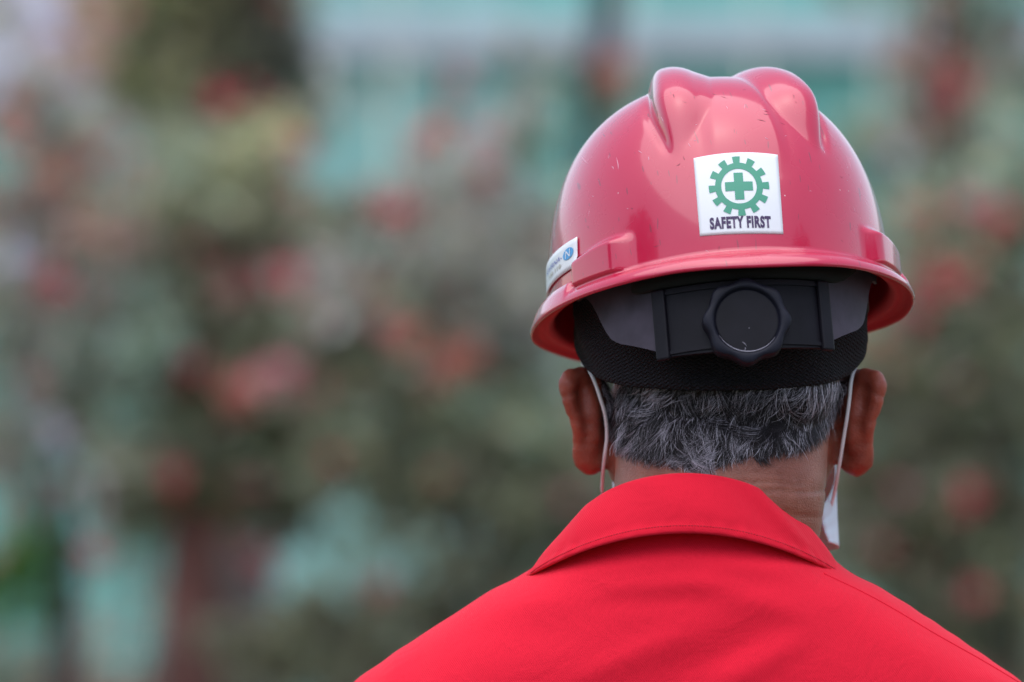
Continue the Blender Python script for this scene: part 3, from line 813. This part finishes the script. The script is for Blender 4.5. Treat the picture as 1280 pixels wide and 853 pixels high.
bvh_col = bvh_of(col_me, Matrix.Translation(POFF))
# stitches along the hem and the shoulder seam
def stitches(path_fn, n_, q0, name):
    P = []
    for i in range(n_):
        a0, a1 = path_fn(i / n_), path_fn((i + .62) / n_)
        if a0 is None or a1 is None: continue
        (p0, n0), (p1, n1) = a0, a1
        if (p1 - p0).length > .006: continue
        mid = (p0 + p1) / 2 + n0 * .00022
        P.append(tube([np.array(p0 - n0 * .0001), np.array(mid), np.array(p1 - n0 * .0001)], [.00022, .00036, .00022], 5))
    V, F = merge(P); V = V - np.array(POFF)
    return link(name, new_mesh(name, V, F, M_thread), cov, kind='stuff')
def hem_pt(q):
    t = R(-86 + 172 * q); l_, f_ = Lc(t), Fc(t); p = l_ * .865 + f_ * .135
    k = K * p[1]; r_ = cast(bvh_col, 640 + p[0] / k, 426.5 - (p[2] - H) / k)
    return r_ if r_[0] is not None else None
stitches(hem_pt, 150, 0, 'hem_stitching')
SEAM = spline([(1030, 714), (1080, 738), (1120, 760), (1170, 790), (1230, 824), (1300, 866)], 70)
pts = []
for sx, sy in SEAM:
    r_ = cast(bvh_cov, sx, sy + 3)
    if r_[0] is not None: pts.append(np.array(r_[0]) - np.array(r_[1]) * .0004)
V, F = tube(pts, .0011, 10); link('shoulder_seam', new_mesh('shoulder_seam', V - np.array(POFF), F, M_cover), cov)
def seam_pt(q):
    i = q * (len(SEAM) - 1); a = SEAM[int(i)] * (1 - i % 1) + SEAM[min(int(i) + 1, len(SEAM) - 1)] * (i % 1)
    r_ = cast(bvh_cov, a[0] - 1.5, a[1] + 10); return r_ if r_[0] is not None else None

# centre front zip and cuffs
V, F = box(SX - .012, SX + .012, D + .100, D + .106, .95, 1.34, .002)
link('front_placket', new_mesh('front_placket', V - np.array(POFF), F, M_cover), cov)
for s in (-1, 1):
    wr = ARM[s][2]
    V, F = loft([ring(wr + (0, 0, z), .046, .046, 28) for z in (-.005, .05)], caps=True)
    link('cuff', new_mesh('cuff', V - np.array(POFF), F, M_cover), cov)
    an = LEG[s][2]
    V, F = loft([ring(an + (0, dy, z - .10), rx, ry, 28, 2.4) for dy, z, rx, ry in ((.045, 0, .050, .135), (.045, .025, .052, .137), (.045, .05, .050, .13), (.03, .085, .049, .105), (.0, .13, .05, .06), (0, .26, .055, .06))])
    link('boot', new_mesh('boot', V - np.array(POFF), F, M_boot), person)

# ------------------------------------------------------------------ face mask
mask = thing('face_mask', 'pale disposable face mask with thin white ear loops worn behind the ears', 'face mask', loc=tuple(W(909, 640, .06)))
MO = np.array(mask.location)
rows = []
for t in np.linspace(R(-100), R(119), 60):
    ww = abs(math.degrees(t)) / 124
    xx = 906 + 138 * math.sin(t) * (1 + .0); d = .036 + .073 * math.cos(t) 
    ptop = 520 + 126 * ww ** 1.8; pbot = 690 - 13 * ww ** 3
    r_ = []
    for q in np.linspace(0, 1, 15):
        p = W(xx, ptop + (pbot - ptop) * q, d + .006 * math.sin(q * math.pi) * (1 - ww))
        p[1] += .0012 * math.sin(q * 22) * (1 - ww * .5)
        p[0] += (.006 * q * q - .001 if t > 0 else 0) * ww ** 4
        r_.append(p)
    rows.append(np.array(r_) - MO)
V = np.concatenate(rows); F = [(i * 15 + j, i * 15 + j + 1, (i + 1) * 15 + j + 1, (i + 1) * 15 + j) for i in range(59) for j in range(14)]
mp_ = link('mask_panel', new_mesh('mask_panel', V, F, M_mask), mask); md = mp_.modifiers.new('thickness', 'SOLIDIFY'); md.thickness = .0012
LOOPS = [[(727, 455, .010), (734, 459, -.006), (740, 470, -.013), (745, 482, -.015), (750, 497, -.016), (755, 513, -.015), (758, 530, -.013), (758.5, 548, -.011), (756.5, 565, -.009), (754.5, 582, -.004), (753, 600, .004), (754, 618, .014), (768, 640, .034)],
         [(1070, 458, .006), (1066, 468, -.004), (1063.5, 480, -.010), (1062, 497, -.012), (1059, 520, -.013), (1055, 545, -.011), (1051, 570, -.009), (1047, 594, -.004), (1043, 616, .006), (1038, 636, .018), (1036, 650, .028)]]
for L in LOOPS:
    P = spline([W(a, b, c) for a, b, c in L], 60)
    V, F = tube(P, .00105, 10, flat=(1.05, .6)); link('ear_loop', new_mesh('ear_loop', V - MO, F, M_elastic), mask)

# ------------------------------------------------------------------ background
M_leafs = {}
def leaf_mat():
    m = bpy.data.materials.new('leaf'); m.use_nodes = True; b = bsdf(m)
    a = nd(m, 'ShaderNodeVertexColor', layer_name='tint'); lk(m, a.outputs['Color'], b.inputs['Base Color'])
    b.inputs['Roughness'].default_value = .38
    b.inputs['Coat Weight'].default_value = .6; b.inputs['Coat Roughness'].default_value = .35
    b.inputs['Specular IOR Level'].default_value = .5
    t = nd(m, 'ShaderNodeBsdfTranslucent'); lk(m, a.outputs['Color'], t.inputs['Color'])
    mx = nd(m, 'ShaderNodeMixShader'); mx.inputs[0].default_value = .45; out = m.node_tree.nodes['Material Output']
    lk(m, b.outputs[0], mx.inputs[1]); lk(m, t.outputs[0], mx.inputs[2]); lk(m, mx.outputs[0], out.inputs['Surface'])
    return m
M_leaf = leaf_mat()
def bark(name, c):
    m = material(name, c, .9); tc, n, r = noise_tint(m, 14, [x * .6 for x in c], [x * 1.3 for x in c], .35, .65, detail=8)
    add_bump(m, n.outputs['Fac'], .8, .01); return m
M_bark = bark('grey_bark', (.09, .075, .07)); M_bark_red = bark('reddish_bark', (.20, .085, .075)); M_bark_dark = bark('dark_bark', (.035, .025, .03))

def leaves(blobs, y, size=.05, seed=0):
    """blobs: (px, py, rx, ry, count, colour) at distance y -> leaf clump vertices"""
    r = np.random.default_rng(seed); Vs, Cs = [], []
    k = K * y; DENS = .58
    for (px, py, rx, ry, cnt, c) in blobs:
        n = int(cnt * DENS); c = [min(.58, c[0] * 3.0), min(.56, c[1] * 2.8), min(.5, c[2] * 2.4)]
        # leaves gather on twig tips: clumps inside the blob
        nc = max(3, n // 14)
        cc = r.normal(size=(nc, 3)); cc /= np.linalg.norm(cc, axis=1, keepdims=True); cc *= (r.random((nc, 1)) ** .40)
        pick = r.integers(0, nc, n)
        p = cc[pick] + r.normal(size=(n, 3)) * (.10, .12, .10)
        base = np.stack([(px - 640 + p[:, 0] * rx) * k, y + p[:, 1] * min(rx, ry) * k * .9, H + (426.5 - py + p[:, 2] * ry) * k], 1)
        L = size * r.uniform(.6, 1.25, n); Wd = L * r.uniform(.32, .5, n)
        d = p + r.normal(size=(n, 3)) * .7 + (0, -.1, -.15); d /= np.linalg.norm(d, axis=1, keepdims=True)
        u = r.normal(size=(n, 3)) + (0, -.2, 1.0); s = np.cross(d, u); s /= np.linalg.norm(s, axis=1, keepdims=True); nn = np.cross(s, d)
        tip = base + d * L[:, None]; mid = base + d * (L * .45)[:, None]
        a = mid + s * (Wd / 2)[:, None] + nn * (L * .10)[:, None]; b = mid - s * (Wd / 2)[:, None] + nn * (L * .10)[:, None]
        Vs.append(np.stack([base, a, tip, b], 1).reshape(-1, 3))
        col = np.array(c)[None] * r.uniform(.65, 1.4, (nc, 1))[pick] * r.uniform(.75, 1.3, (n, 1)) * (1 + r.normal(size=(n, 3)) * .08)
        Cs.append(np.repeat(np.clip(col, .005, 1), 4, 0))
    return np.concatenate(Vs), np.concatenate(Cs)

def leaf_mesh(name, blobs, y, loc, size=.05, seed=0):
    V, C = leaves(blobs, y, size, seed); n = len(V) // 4
    idx = (np.arange(n)[:, None] * 4 + np.array([0, 1, 2, 0, 2, 3])).ravel()
    return fast_mesh(name, V - np.array(loc), 3, idx, M_leaf, C)

def petal_mat(name, c):
    m = material(name, c, .6); return m
PETAL = {'red': petal_mat('red_petal', (.62, .04, .08)), 'pink': petal_mat('pink_petal', (.66, .20, .25)), 'orange': petal_mat('orange_petal', (.60, .16, .12)),
         'dull': petal_mat('dull_red_petal', (.40, .09, .10)), 'lilac': petal_mat('lilac_petal', (.62, .55, .72)), 'yellow': petal_mat('yellow_green_leaf', (.30, .32, .12))}
_fl = {}
def flower_mesh(kind, v):
    if (kind, v) in _fl: return _fl[kind, v]
    r = random.Random(hash((kind, v)) % 1000 if False else v * 13 + len(kind)); V, F = [], []
    for _ in range(26):
        d = Vector((r.gauss(0, 1), r.gauss(0, 1) - .3, r.gauss(0, 1))).normalized(); c = d * (.30 + 1.15 * r.random() ** 1.5)
        s = d.cross(Vector((r.random(), r.random(), r.random()))).normalized(); t = d.cross(s)
        o = len(V); w = r.uniform(.22, .36)
        V += [c - d * .1, c + s * w, c + d * .12 + t * w, c - s * w, c + d * .12 - t * w, c + d * .25]
        F += [(o, o + 1, o + 2), (o, o + 2, o + 3), (o, o + 3, o + 4), (o, o + 4, o + 1), (o + 5, o + 2, o + 1), (o + 5, o + 3, o + 2), (o + 5, o + 4, o + 3), (o + 5, o + 1, o + 4)]
    _fl[kind, v] = new_mesh('flower_cluster', V, F, PETAL[kind], False); return _fl[kind, v]
def flower(px, py, rpx, kind, y, parent, loc, dy=0):
    k = K * (y + dy); p = np.array(((px - 640) * k, y + dy, H + (426.5 - py) * k)) - np.array(loc)
    o = link('flower_cluster', flower_mesh(kind, random.randrange(4)), parent)
    o.location = p; o.scale = [rpx * k * 1.0] * 3; o.rotation_euler = (random.uniform(-.5, .5), random.uniform(0, 6), random.uniform(-.5, .5))

def trunk(parent, loc, y, pts, mat, name='trunk'):
    """pts: (px, py, radius px); the last goes down to the ground"""
    k = K * y; P = [np.array(((a - 640) * k, y, max(-.02, H + (426.5 - b) * k))) for a, b, r_ in pts]; rr = [r_ * k for a, b, r_ in pts]
    P.append(np.array((P[-1][0], y, -.02))); rr.append(rr[-1] * 1.3)
    S_ = spline([np.r_[p, q] for p, q in zip(P, rr)], 26)
    S_[:, 0] += .006 * np.sin(S_[:, 2] * 9 + y); 
    V, F = tube(S_[:, :3], S_[:, 3], 14); link(name, new_mesh(name, V - np.array(loc), F, mat), parent)
    return P
def twigs(parent, loc, y, root, ends, mat, r0=5):
    """limbs from a fork to the crown"""
    k = K * y; a = np.array(((root[0] - 640) * k, y, H + (426.5 - root[1]) * k)); parts = []
    for i, (ex, ey) in enumerate(ends):
        b = np.array(((ex - 640) * k, y + random.uniform(-.15, .15), H + (426.5 - ey) * k)); m = (a + b) / 2 + (random.uniform(-.04, .04), 0, .03)
        parts.append(tube(spline([a, m, b], 10), np.linspace(r0 * k, r0 * k * .25, 10), 8))
    V, F = merge(parts); link('branches', new_mesh('branches', V - np.array(loc), F, mat), parent)

G0 = (.125, .138, .112); G1 = (.145, .165, .135); G2 = (.135, .14, .09); GD = (.115, .122, .098); GB = (.12, .165, .15); GR = (.19, .14, .13); GY = (.195, .205, .14); GG = (.22, .245, .235)
def plant(name, label, cat, y, stem, bark_m, blobs, flowers, size=.05, seed=0, group=None, fork=None, ends=(), extra=9):
    px0 = stem[-1][0]; loc = ((px0 - 640) * K * y, y, 0)
    t = thing(name, label, cat, loc=loc, group=group)
    trunk(t, loc, y, stem, bark_m)
    if fork: twigs(t, loc, y, fork, ends, bark_m, stem[0][2] * .7)
    link('crown', leaf_mesh('crown', blobs, y, loc, size, seed), t)
    rf = random.Random(seed * 31); nb = [b_ for b_ in blobs if b_[4] >= 300]
    for _ in range(extra):
        b_ = rf.choice(nb); an = rf.uniform(0, 6.28); ra = rf.random() ** .5
        flower(b_[0] + b_[2] * ra * math.cos(an), b_[1] + b_[3] * ra * math.sin(an), rf.uniform(6, 12), rf.choice(('pink', 'orange', 'dull', 'dull', 'red')), y, t, loc, -.18)
    for f_ in flowers: flower(f_[0], f_[1], f_[2], f_[3], y, t, loc, f_[4] if len(f_) > 4 else -.20)
    return t

# painted wall far behind: boards with pale rail, lilac end panel
YW = 14.0; kw = K * YW
def wp(px, py): return (px - 640) * kw, H + (426.5 - py) * kw
def paint(name, c, s=.12):
    m = material(name, c, .7); noise_tint(m, 3.5, [x * (1 - s) for x in c], [min(1, x * (1 + s)) for x in c], .3, .7, detail=6); return m
M_teal = paint('teal_paint', (.17, .47, .41)); M_teal2 = paint('pale_teal_paint', (.27, .52, .48)); M_rail = paint('pale_grey_paint', (.50, .55, .60)); M_lilac = paint('lilac_white_paint', (.60, .58, .68))
wall = thing('painted_fence', 'teal painted board fence with a pale horizontal rail, far behind the shrubs', 'fence', loc=(0, YW, 0))
def wbox(name, x0, x1, z0, z1, y0, y1, mat): 
    V, F = box(x0, x1, y0 - YW, y1 - YW, z0, z1, .004); return link(name, new_mesh(name, V, F, mat, False), wall)
bw = .30; x = -8.4; i = 0
ztop = 3.0
while x < 8.3:
    lil = False
    m_ = M_lilac if lil else (M_teal2 if (wp(355, 0)[0] - .1 < x < wp(500, 0)[0]) else M_teal)
    wbox('board', x + .004, x + bw - .004, 0, ztop, YW, YW + .03 + .004 * (i % 2), m_); x += bw; i += 1
x0, zz0 = wp(-160, 128); x1, zz1 = wp(128, -200); wbox('lilac_sheet', x0, x1, zz0, zz1, YW - .06, YW - .004, M_lilac)
z1 = wp(0, 22)[1]; z0 = wp(0, 72)[1]
wbox('rail', -8.4, wp(-162, 0)[0], z0, z1, YW - .07, YW - .004, M_rail)
wbox('rail', wp(132, 0)[0], 8.3, z0, z1, YW - .07, YW - .004, M_rail)
wbox('rail', -8.4, 8.3, .35, .45, YW - .07, YW - .004, M_rail)
x0, zz0 = wp(1070, 212); x1, zz1 = wp(1165, 150); wbox('pale_plate', x0, x1, zz0, zz1, YW - .05, YW - .004, M_rail)
for px_ in (-260, 640, 1540):
    a = wp(px_, 0)[0]; wbox('post', a - .05, a + .05, 0, ztop + .05, YW + .04, YW + .14, M_rail)

GRP = 'red flowering shrubs behind the person'
# far left shrub with dark stem
plant('flowering_shrub', 'loose grey green shrub at the left edge, orange pink blossoms near its top', 'shrub', 9.0,
      [(85, 420, 7), (70, 600, 12), (78, 720, 17), (82, 853, 18)], M_bark_dark,
      [(40, 330, 110, 110, 900, GG), (30, 90, 45, 60, 260, GG), (100, 40, 40, 60, 200, GR), (-10, 40, 40, 60, 140, GG), (90, 130, 60, 40, 240, GG), (110, 240, 90, 80, 600, GR), (30, 240, 60, 70, 300, GR), (140, 420, 80, 90, 500, GB), (40, 470, 80, 90, 450, GG), (60, 590, 90, 80, 550, GG), (20, 720, 50, 60, 500, (.05, .11, .03)), (-70, 450, 120, 300, 1500, G1), (140, 560, 50, 60, 250, G0)],
      [(15, 175, 24, 'orange'), (18, 130, 18, 'orange'), (60, 345, 20, 'dull'), (72, 360, 20, 'red'), (45, 475, 16, 'dull'), (115, 695, 17, 'red'), (22, 320, 20, 'lilac'), (75, 545, 18, 'lilac'), (3, 648, 10, 'orange'), (118, 195, 14, 'dull'), (70, 50, 22, 'lilac', .2), (95, 105, 22, 'lilac', .2), (40, 20, 22, 'lilac', .2)], .045, 1, GRP, (80, 500), ((20, 300), (120, 260), (50, 200), (150, 400)))
# left shrub on reddish trunk
plant('flowering_shrub', 'dense shrub on a thick reddish brown trunk, with scattered red blossoms', 'shrub', 9.6,
      [(245, 520, 14), (240, 620, 24), (236, 700, 38), (235, 853, 42)], M_bark_red,
      [(230, 330, 150, 130, 2600, G0), (150, 760, 60, 90, 150, GG), (440, 700, 110, 60, 170, G1), (160, 830, 60, 40, 160, GG), (200, 250, 110, 90, 900, G1), (330, 280, 110, 90, 1200, G1), (190, 430, 110, 90, 1000, GD), (330, 420, 120, 110, 1500, G0), (240, 560, 150, 90, 1500, G0), (180, 610, 60, 60, 600, GD), (250, 610, 70, 50, 500, G2), (320, 220, 45, 40, 220, GY), (330, 170, 40, 30, 120, GY), (400, 560, 80, 80, 800, G0), (330, 640, 70, 50, 420, GD)],
      [(277, 128, 19, 'red'), (375, 187, 21, 'red'), (295, 363, 21, 'dull'), (357, 353, 25, 'red', -.5), (240, 455, 20, 'red'), (296, 497, 24, 'orange', -.6), (350, 465, 24, 'pink', -.6), (320, 480, 18, 'pink', -.6), (213, 600, 22, 'red', -.5), (322, 700, 20, 'dull'), (337, 715, 16, 'red'), (398, 600, 17, 'dull'), (150, 405, 14, 'orange'), (110, 200, 14, 'dull'), (240, 310, 12, 'dull'), (375, 240, 14, 'pink')], .045, 2, GRP, (243, 540), ((130, 380), (230, 260), (340, 240), (400, 400), (180, 300)))
# tall tree top left
plant('broadleaf_tree', 'tall dark trunked tree with olive foliage at the top left', 'tree', 11.2,
      [(318, -160, 30), (316, 40, 34), (306, 180, 36), (300, 500, 38)], M_bark,
      [(190, 50, 90, 110, 1100, G2), (240, 130, 90, 80, 800, G0), (160, 110, 60, 60, 380, G1), (250, -40, 150, 70, 900, G2), (340, 110, 60, 80, 500, G0), (290, 70, 60, 90, 500, G0), (318, 50, 55, 110, 700, (.035, .038, .036)), (300, 160, 60, 60, 300, (.05, .052, .05))],
      [(150, 10, 15, 'pink')], .06, 3, None, (306, 160), ((180, 60), (240, 20), (360, -30)))
# middle shrub
plant('flowering_shrub', 'wide middle shrub of pale leaves with orange red blossoms, behind the left shoulder', 'shrub', 9.2,
      [(560, 520, 8), (565, 640, 13), (570, 853, 15)], M_bark_dark,
      [(480, 330, 130, 90, 1100, GG), (600, 290, 110, 90, 750, GG), (640, 360, 100, 120, 1100, GG), (540, 430, 150, 90, 1500, G1), (440, 500, 100, 80, 900, G0), (600, 560, 150, 100, 2000, G0), (480, 590, 100, 55, 800, G0), (640, 660, 120, 90, 1500, G0), (590, 780, 120, 70, 1300, GD), (420, 800, 130, 55, 1300, GD), (460, 470, 50, 40, 260, GY), (520, 250, 60, 50, 260, GG), (420, 370, 60, 60, 330, GG), (440, 260, 60, 40, 160, G1), (570, 70, 60, 30, 30, GG), (640, 100, 50, 50, 70, GG), (430, 110, 50, 40, 40, GG), (620, 290, 60, 60, 250, GG), (590, 190, 60, 50, 180, GG), (650, 220, 50, 60, 220, G1)],
      [(535, 175, 27, 'orange', -.4), (602, 172, 20, 'pink'), (490, 265, 25, 'red', -.4), (607, 215, 20, 'dull'), (465, 350, 14, 'dull'), (510, 420, 22, 'orange', -.4), (565, 452, 21, 'orange'), (545, 470, 16, 'dull'), (590, 440, 15, 'orange'), (480, 405, 14, 'pink', -.4), (560, 640, 20, 'orange', .3), (470, 735, 16, 'dull'), (575, 100, 17, 'pink')], .045, 4, GRP, (562, 560), ((450, 400), (540, 330), (620, 300), (660, 420)))
# slim tree behind the helmet
plant('slim_tree', 'slim nearly black trunk rising behind the helmet with one orange bloom', 'tree', 11.6,
      [(757, -150, 20), (757, 20, 19), (742, 130, 16), (735, 300, 18), (732, 600, 20)], M_bark_dark,
      [(700, 300, 60, 90, 300, G1), (790, 170, 50, 50, 160, G1), (720, 110, 40, 60, 130, G1)],
      [(762, 88, 26, 'orange', -.2), (785, 105, 14, 'dull', -.2)], .05, 5, None, (742, 140), ((700, 90), (790, 150)))
# right shrub
plant('flowering_shrub', 'dark green shrub at the right edge with a cluster of red and pink blossoms', 'shrub', 9.4,
      [(1255, 560, 9), (1262, 700, 15), (1268, 853, 17)], M_bark_dark,
      [(1190, 290, 100, 60, 700, G1), (1150, 400, 100, 110, 1300, G1), (1230, 430, 90, 100, 1200, G0), (1180, 560, 130, 110, 2000, GD), (1100, 520, 90, 110, 1200, G0), (1190, 680, 130, 90, 1900, GD), (1230, 800, 110, 70, 1200, GD), (1100, 650, 80, 80, 900, GD), (1330, 400, 90, 260, 1700, G0), (1250, 200, 60, 60, 260, G1), (1250, 350, 50, 50, 300, (.07, .12, .04))],
      [(1145, 262, 22, 'orange'), (1205, 255, 18, 'pink'), (1252, 272, 22, 'red'), (1240, 292, 18, 'dull'), (1180, 358, 18, 'red'), (1205, 352, 18, 'red'), (1150, 392, 20, 'red'), (1168, 330, 14, 'orange'), (1150, 345, 16, 'dull'), (1212, 625, 19, 'red'), (1220, 742, 16, 'red'), (1105, 465, 12, 'dull'), (1100, 690, 14, 'dull'), (1095, 420, 14, 'orange')], .045, 6, GRP, (1255, 600), ((1130, 420), (1200, 320), (1290, 300)))
plant('broadleaf_tree', 'brown trunked tree with sparse foliage at the top right', 'tree', 11.4,
      [(1186, -150, 20), (1184, 40, 22), (1176, 160, 22), (1172, 500, 26)], bark('brown_bark', (.10, .06, .05)),
      [(1170, 100, 60, 100, 420, GR), (1240, 120, 70, 90, 500, G0), (1130, 190, 60, 60, 260, G1), (1260, 40, 50, 50, 110, GG), (1200, -40, 150, 60, 600, G0), (1040, 190, 50, 60, 50, G0)],
      [(1198, 112, 24, 'red', -.2), (1205, 95, 14, 'orange', -.2)], .055, 7, None, (1178, 140), ((1120, 60), (1240, 60)))
# bush hidden mostly by the head
plant('flowering_shrub', 'dull green bush showing just beside the neck and right ear', 'shrub', 10.4,
      [(900, 500, 12), (905, 700, 16), (905, 853, 18)], M_bark,
      [(860, 420, 200, 130, 2200, G1), (900, 620, 220, 150, 3600, G0), (760, 560, 90, 120, 900, G1), (1060, 400, 60, 90, 380, GB), (880, 250, 150, 70, 700, G1)],
      [(800, 300, 16, 'red'), (950, 420, 16, 'red')], .05, 8, GRP)
# low ground cover along the foot of the fence
r = np.random.default_rng(5)
lowblobs = [(px_, 900 + 40 * math.sin(px_), 110, 90, 900, (G0, GD, GR)[i % 3]) for i, px_ in enumerate(range(-150, 1500, 130))]
link('ground_cover', leaf_mesh('ground_cover', lowblobs, 9.9, (0, 0, 0), .05, 9), None, kind='stuff')

# trees and open ground on the photographer's side (seen mirrored in the gloss of the helmet)
M_far = material('far_foliage', (.05, .065, .04), .7)
def crown_blob(c, r_, seed):
    rr = np.random.default_rng(seed); n = 2600
    p = rr.normal(size=(n, 3)); p /= np.linalg.norm(p, axis=1, keepdims=True); p *= r_ * rr.random((n, 1)) ** .3 * (1, 1, .8)
    p += c; a = rr.normal(size=(n, 3)) * .16; b = rr.normal(size=(n, 3)) * .16
    return np.stack([p, p + a, p + b], 1).reshape(-1, 3)
VV = [crown_blob(np.array((x_, y_, z_)), r_, i) for i, (x_, y_, z_, r_) in enumerate(((-9, -9, 1.8, 2.0), (-5.2, -11, 1.9, 2.0), (-.8, -13, 1.8, 1.8), (3.6, -12, 1.9, 2.0), (8, -10, 2.0, 2.2), (-13, -4, 2.0, 2.2), (13, -5, 2.0, 2.2)))]
VV += [crown_blob(np.array((x_, y_, z_)), r_, 20 + i) for i, (x_, y_, z_, r_) in enumerate(((-6.5, -7, 4.6, 2.0), (-4.2, -9, 6.0, 2.2), (5.2, -8, 4.8, 2.0), (1.2, -15, 5.5, 2.4), (-10, 0, 5, 2.4), (9.5, -2, 5.4, 2.4)))]
VV = np.concatenate(VV); link('tree_line', fast_mesh('tree_line', VV, 3, np.arange(len(VV)), M_far), None, kind='stuff')
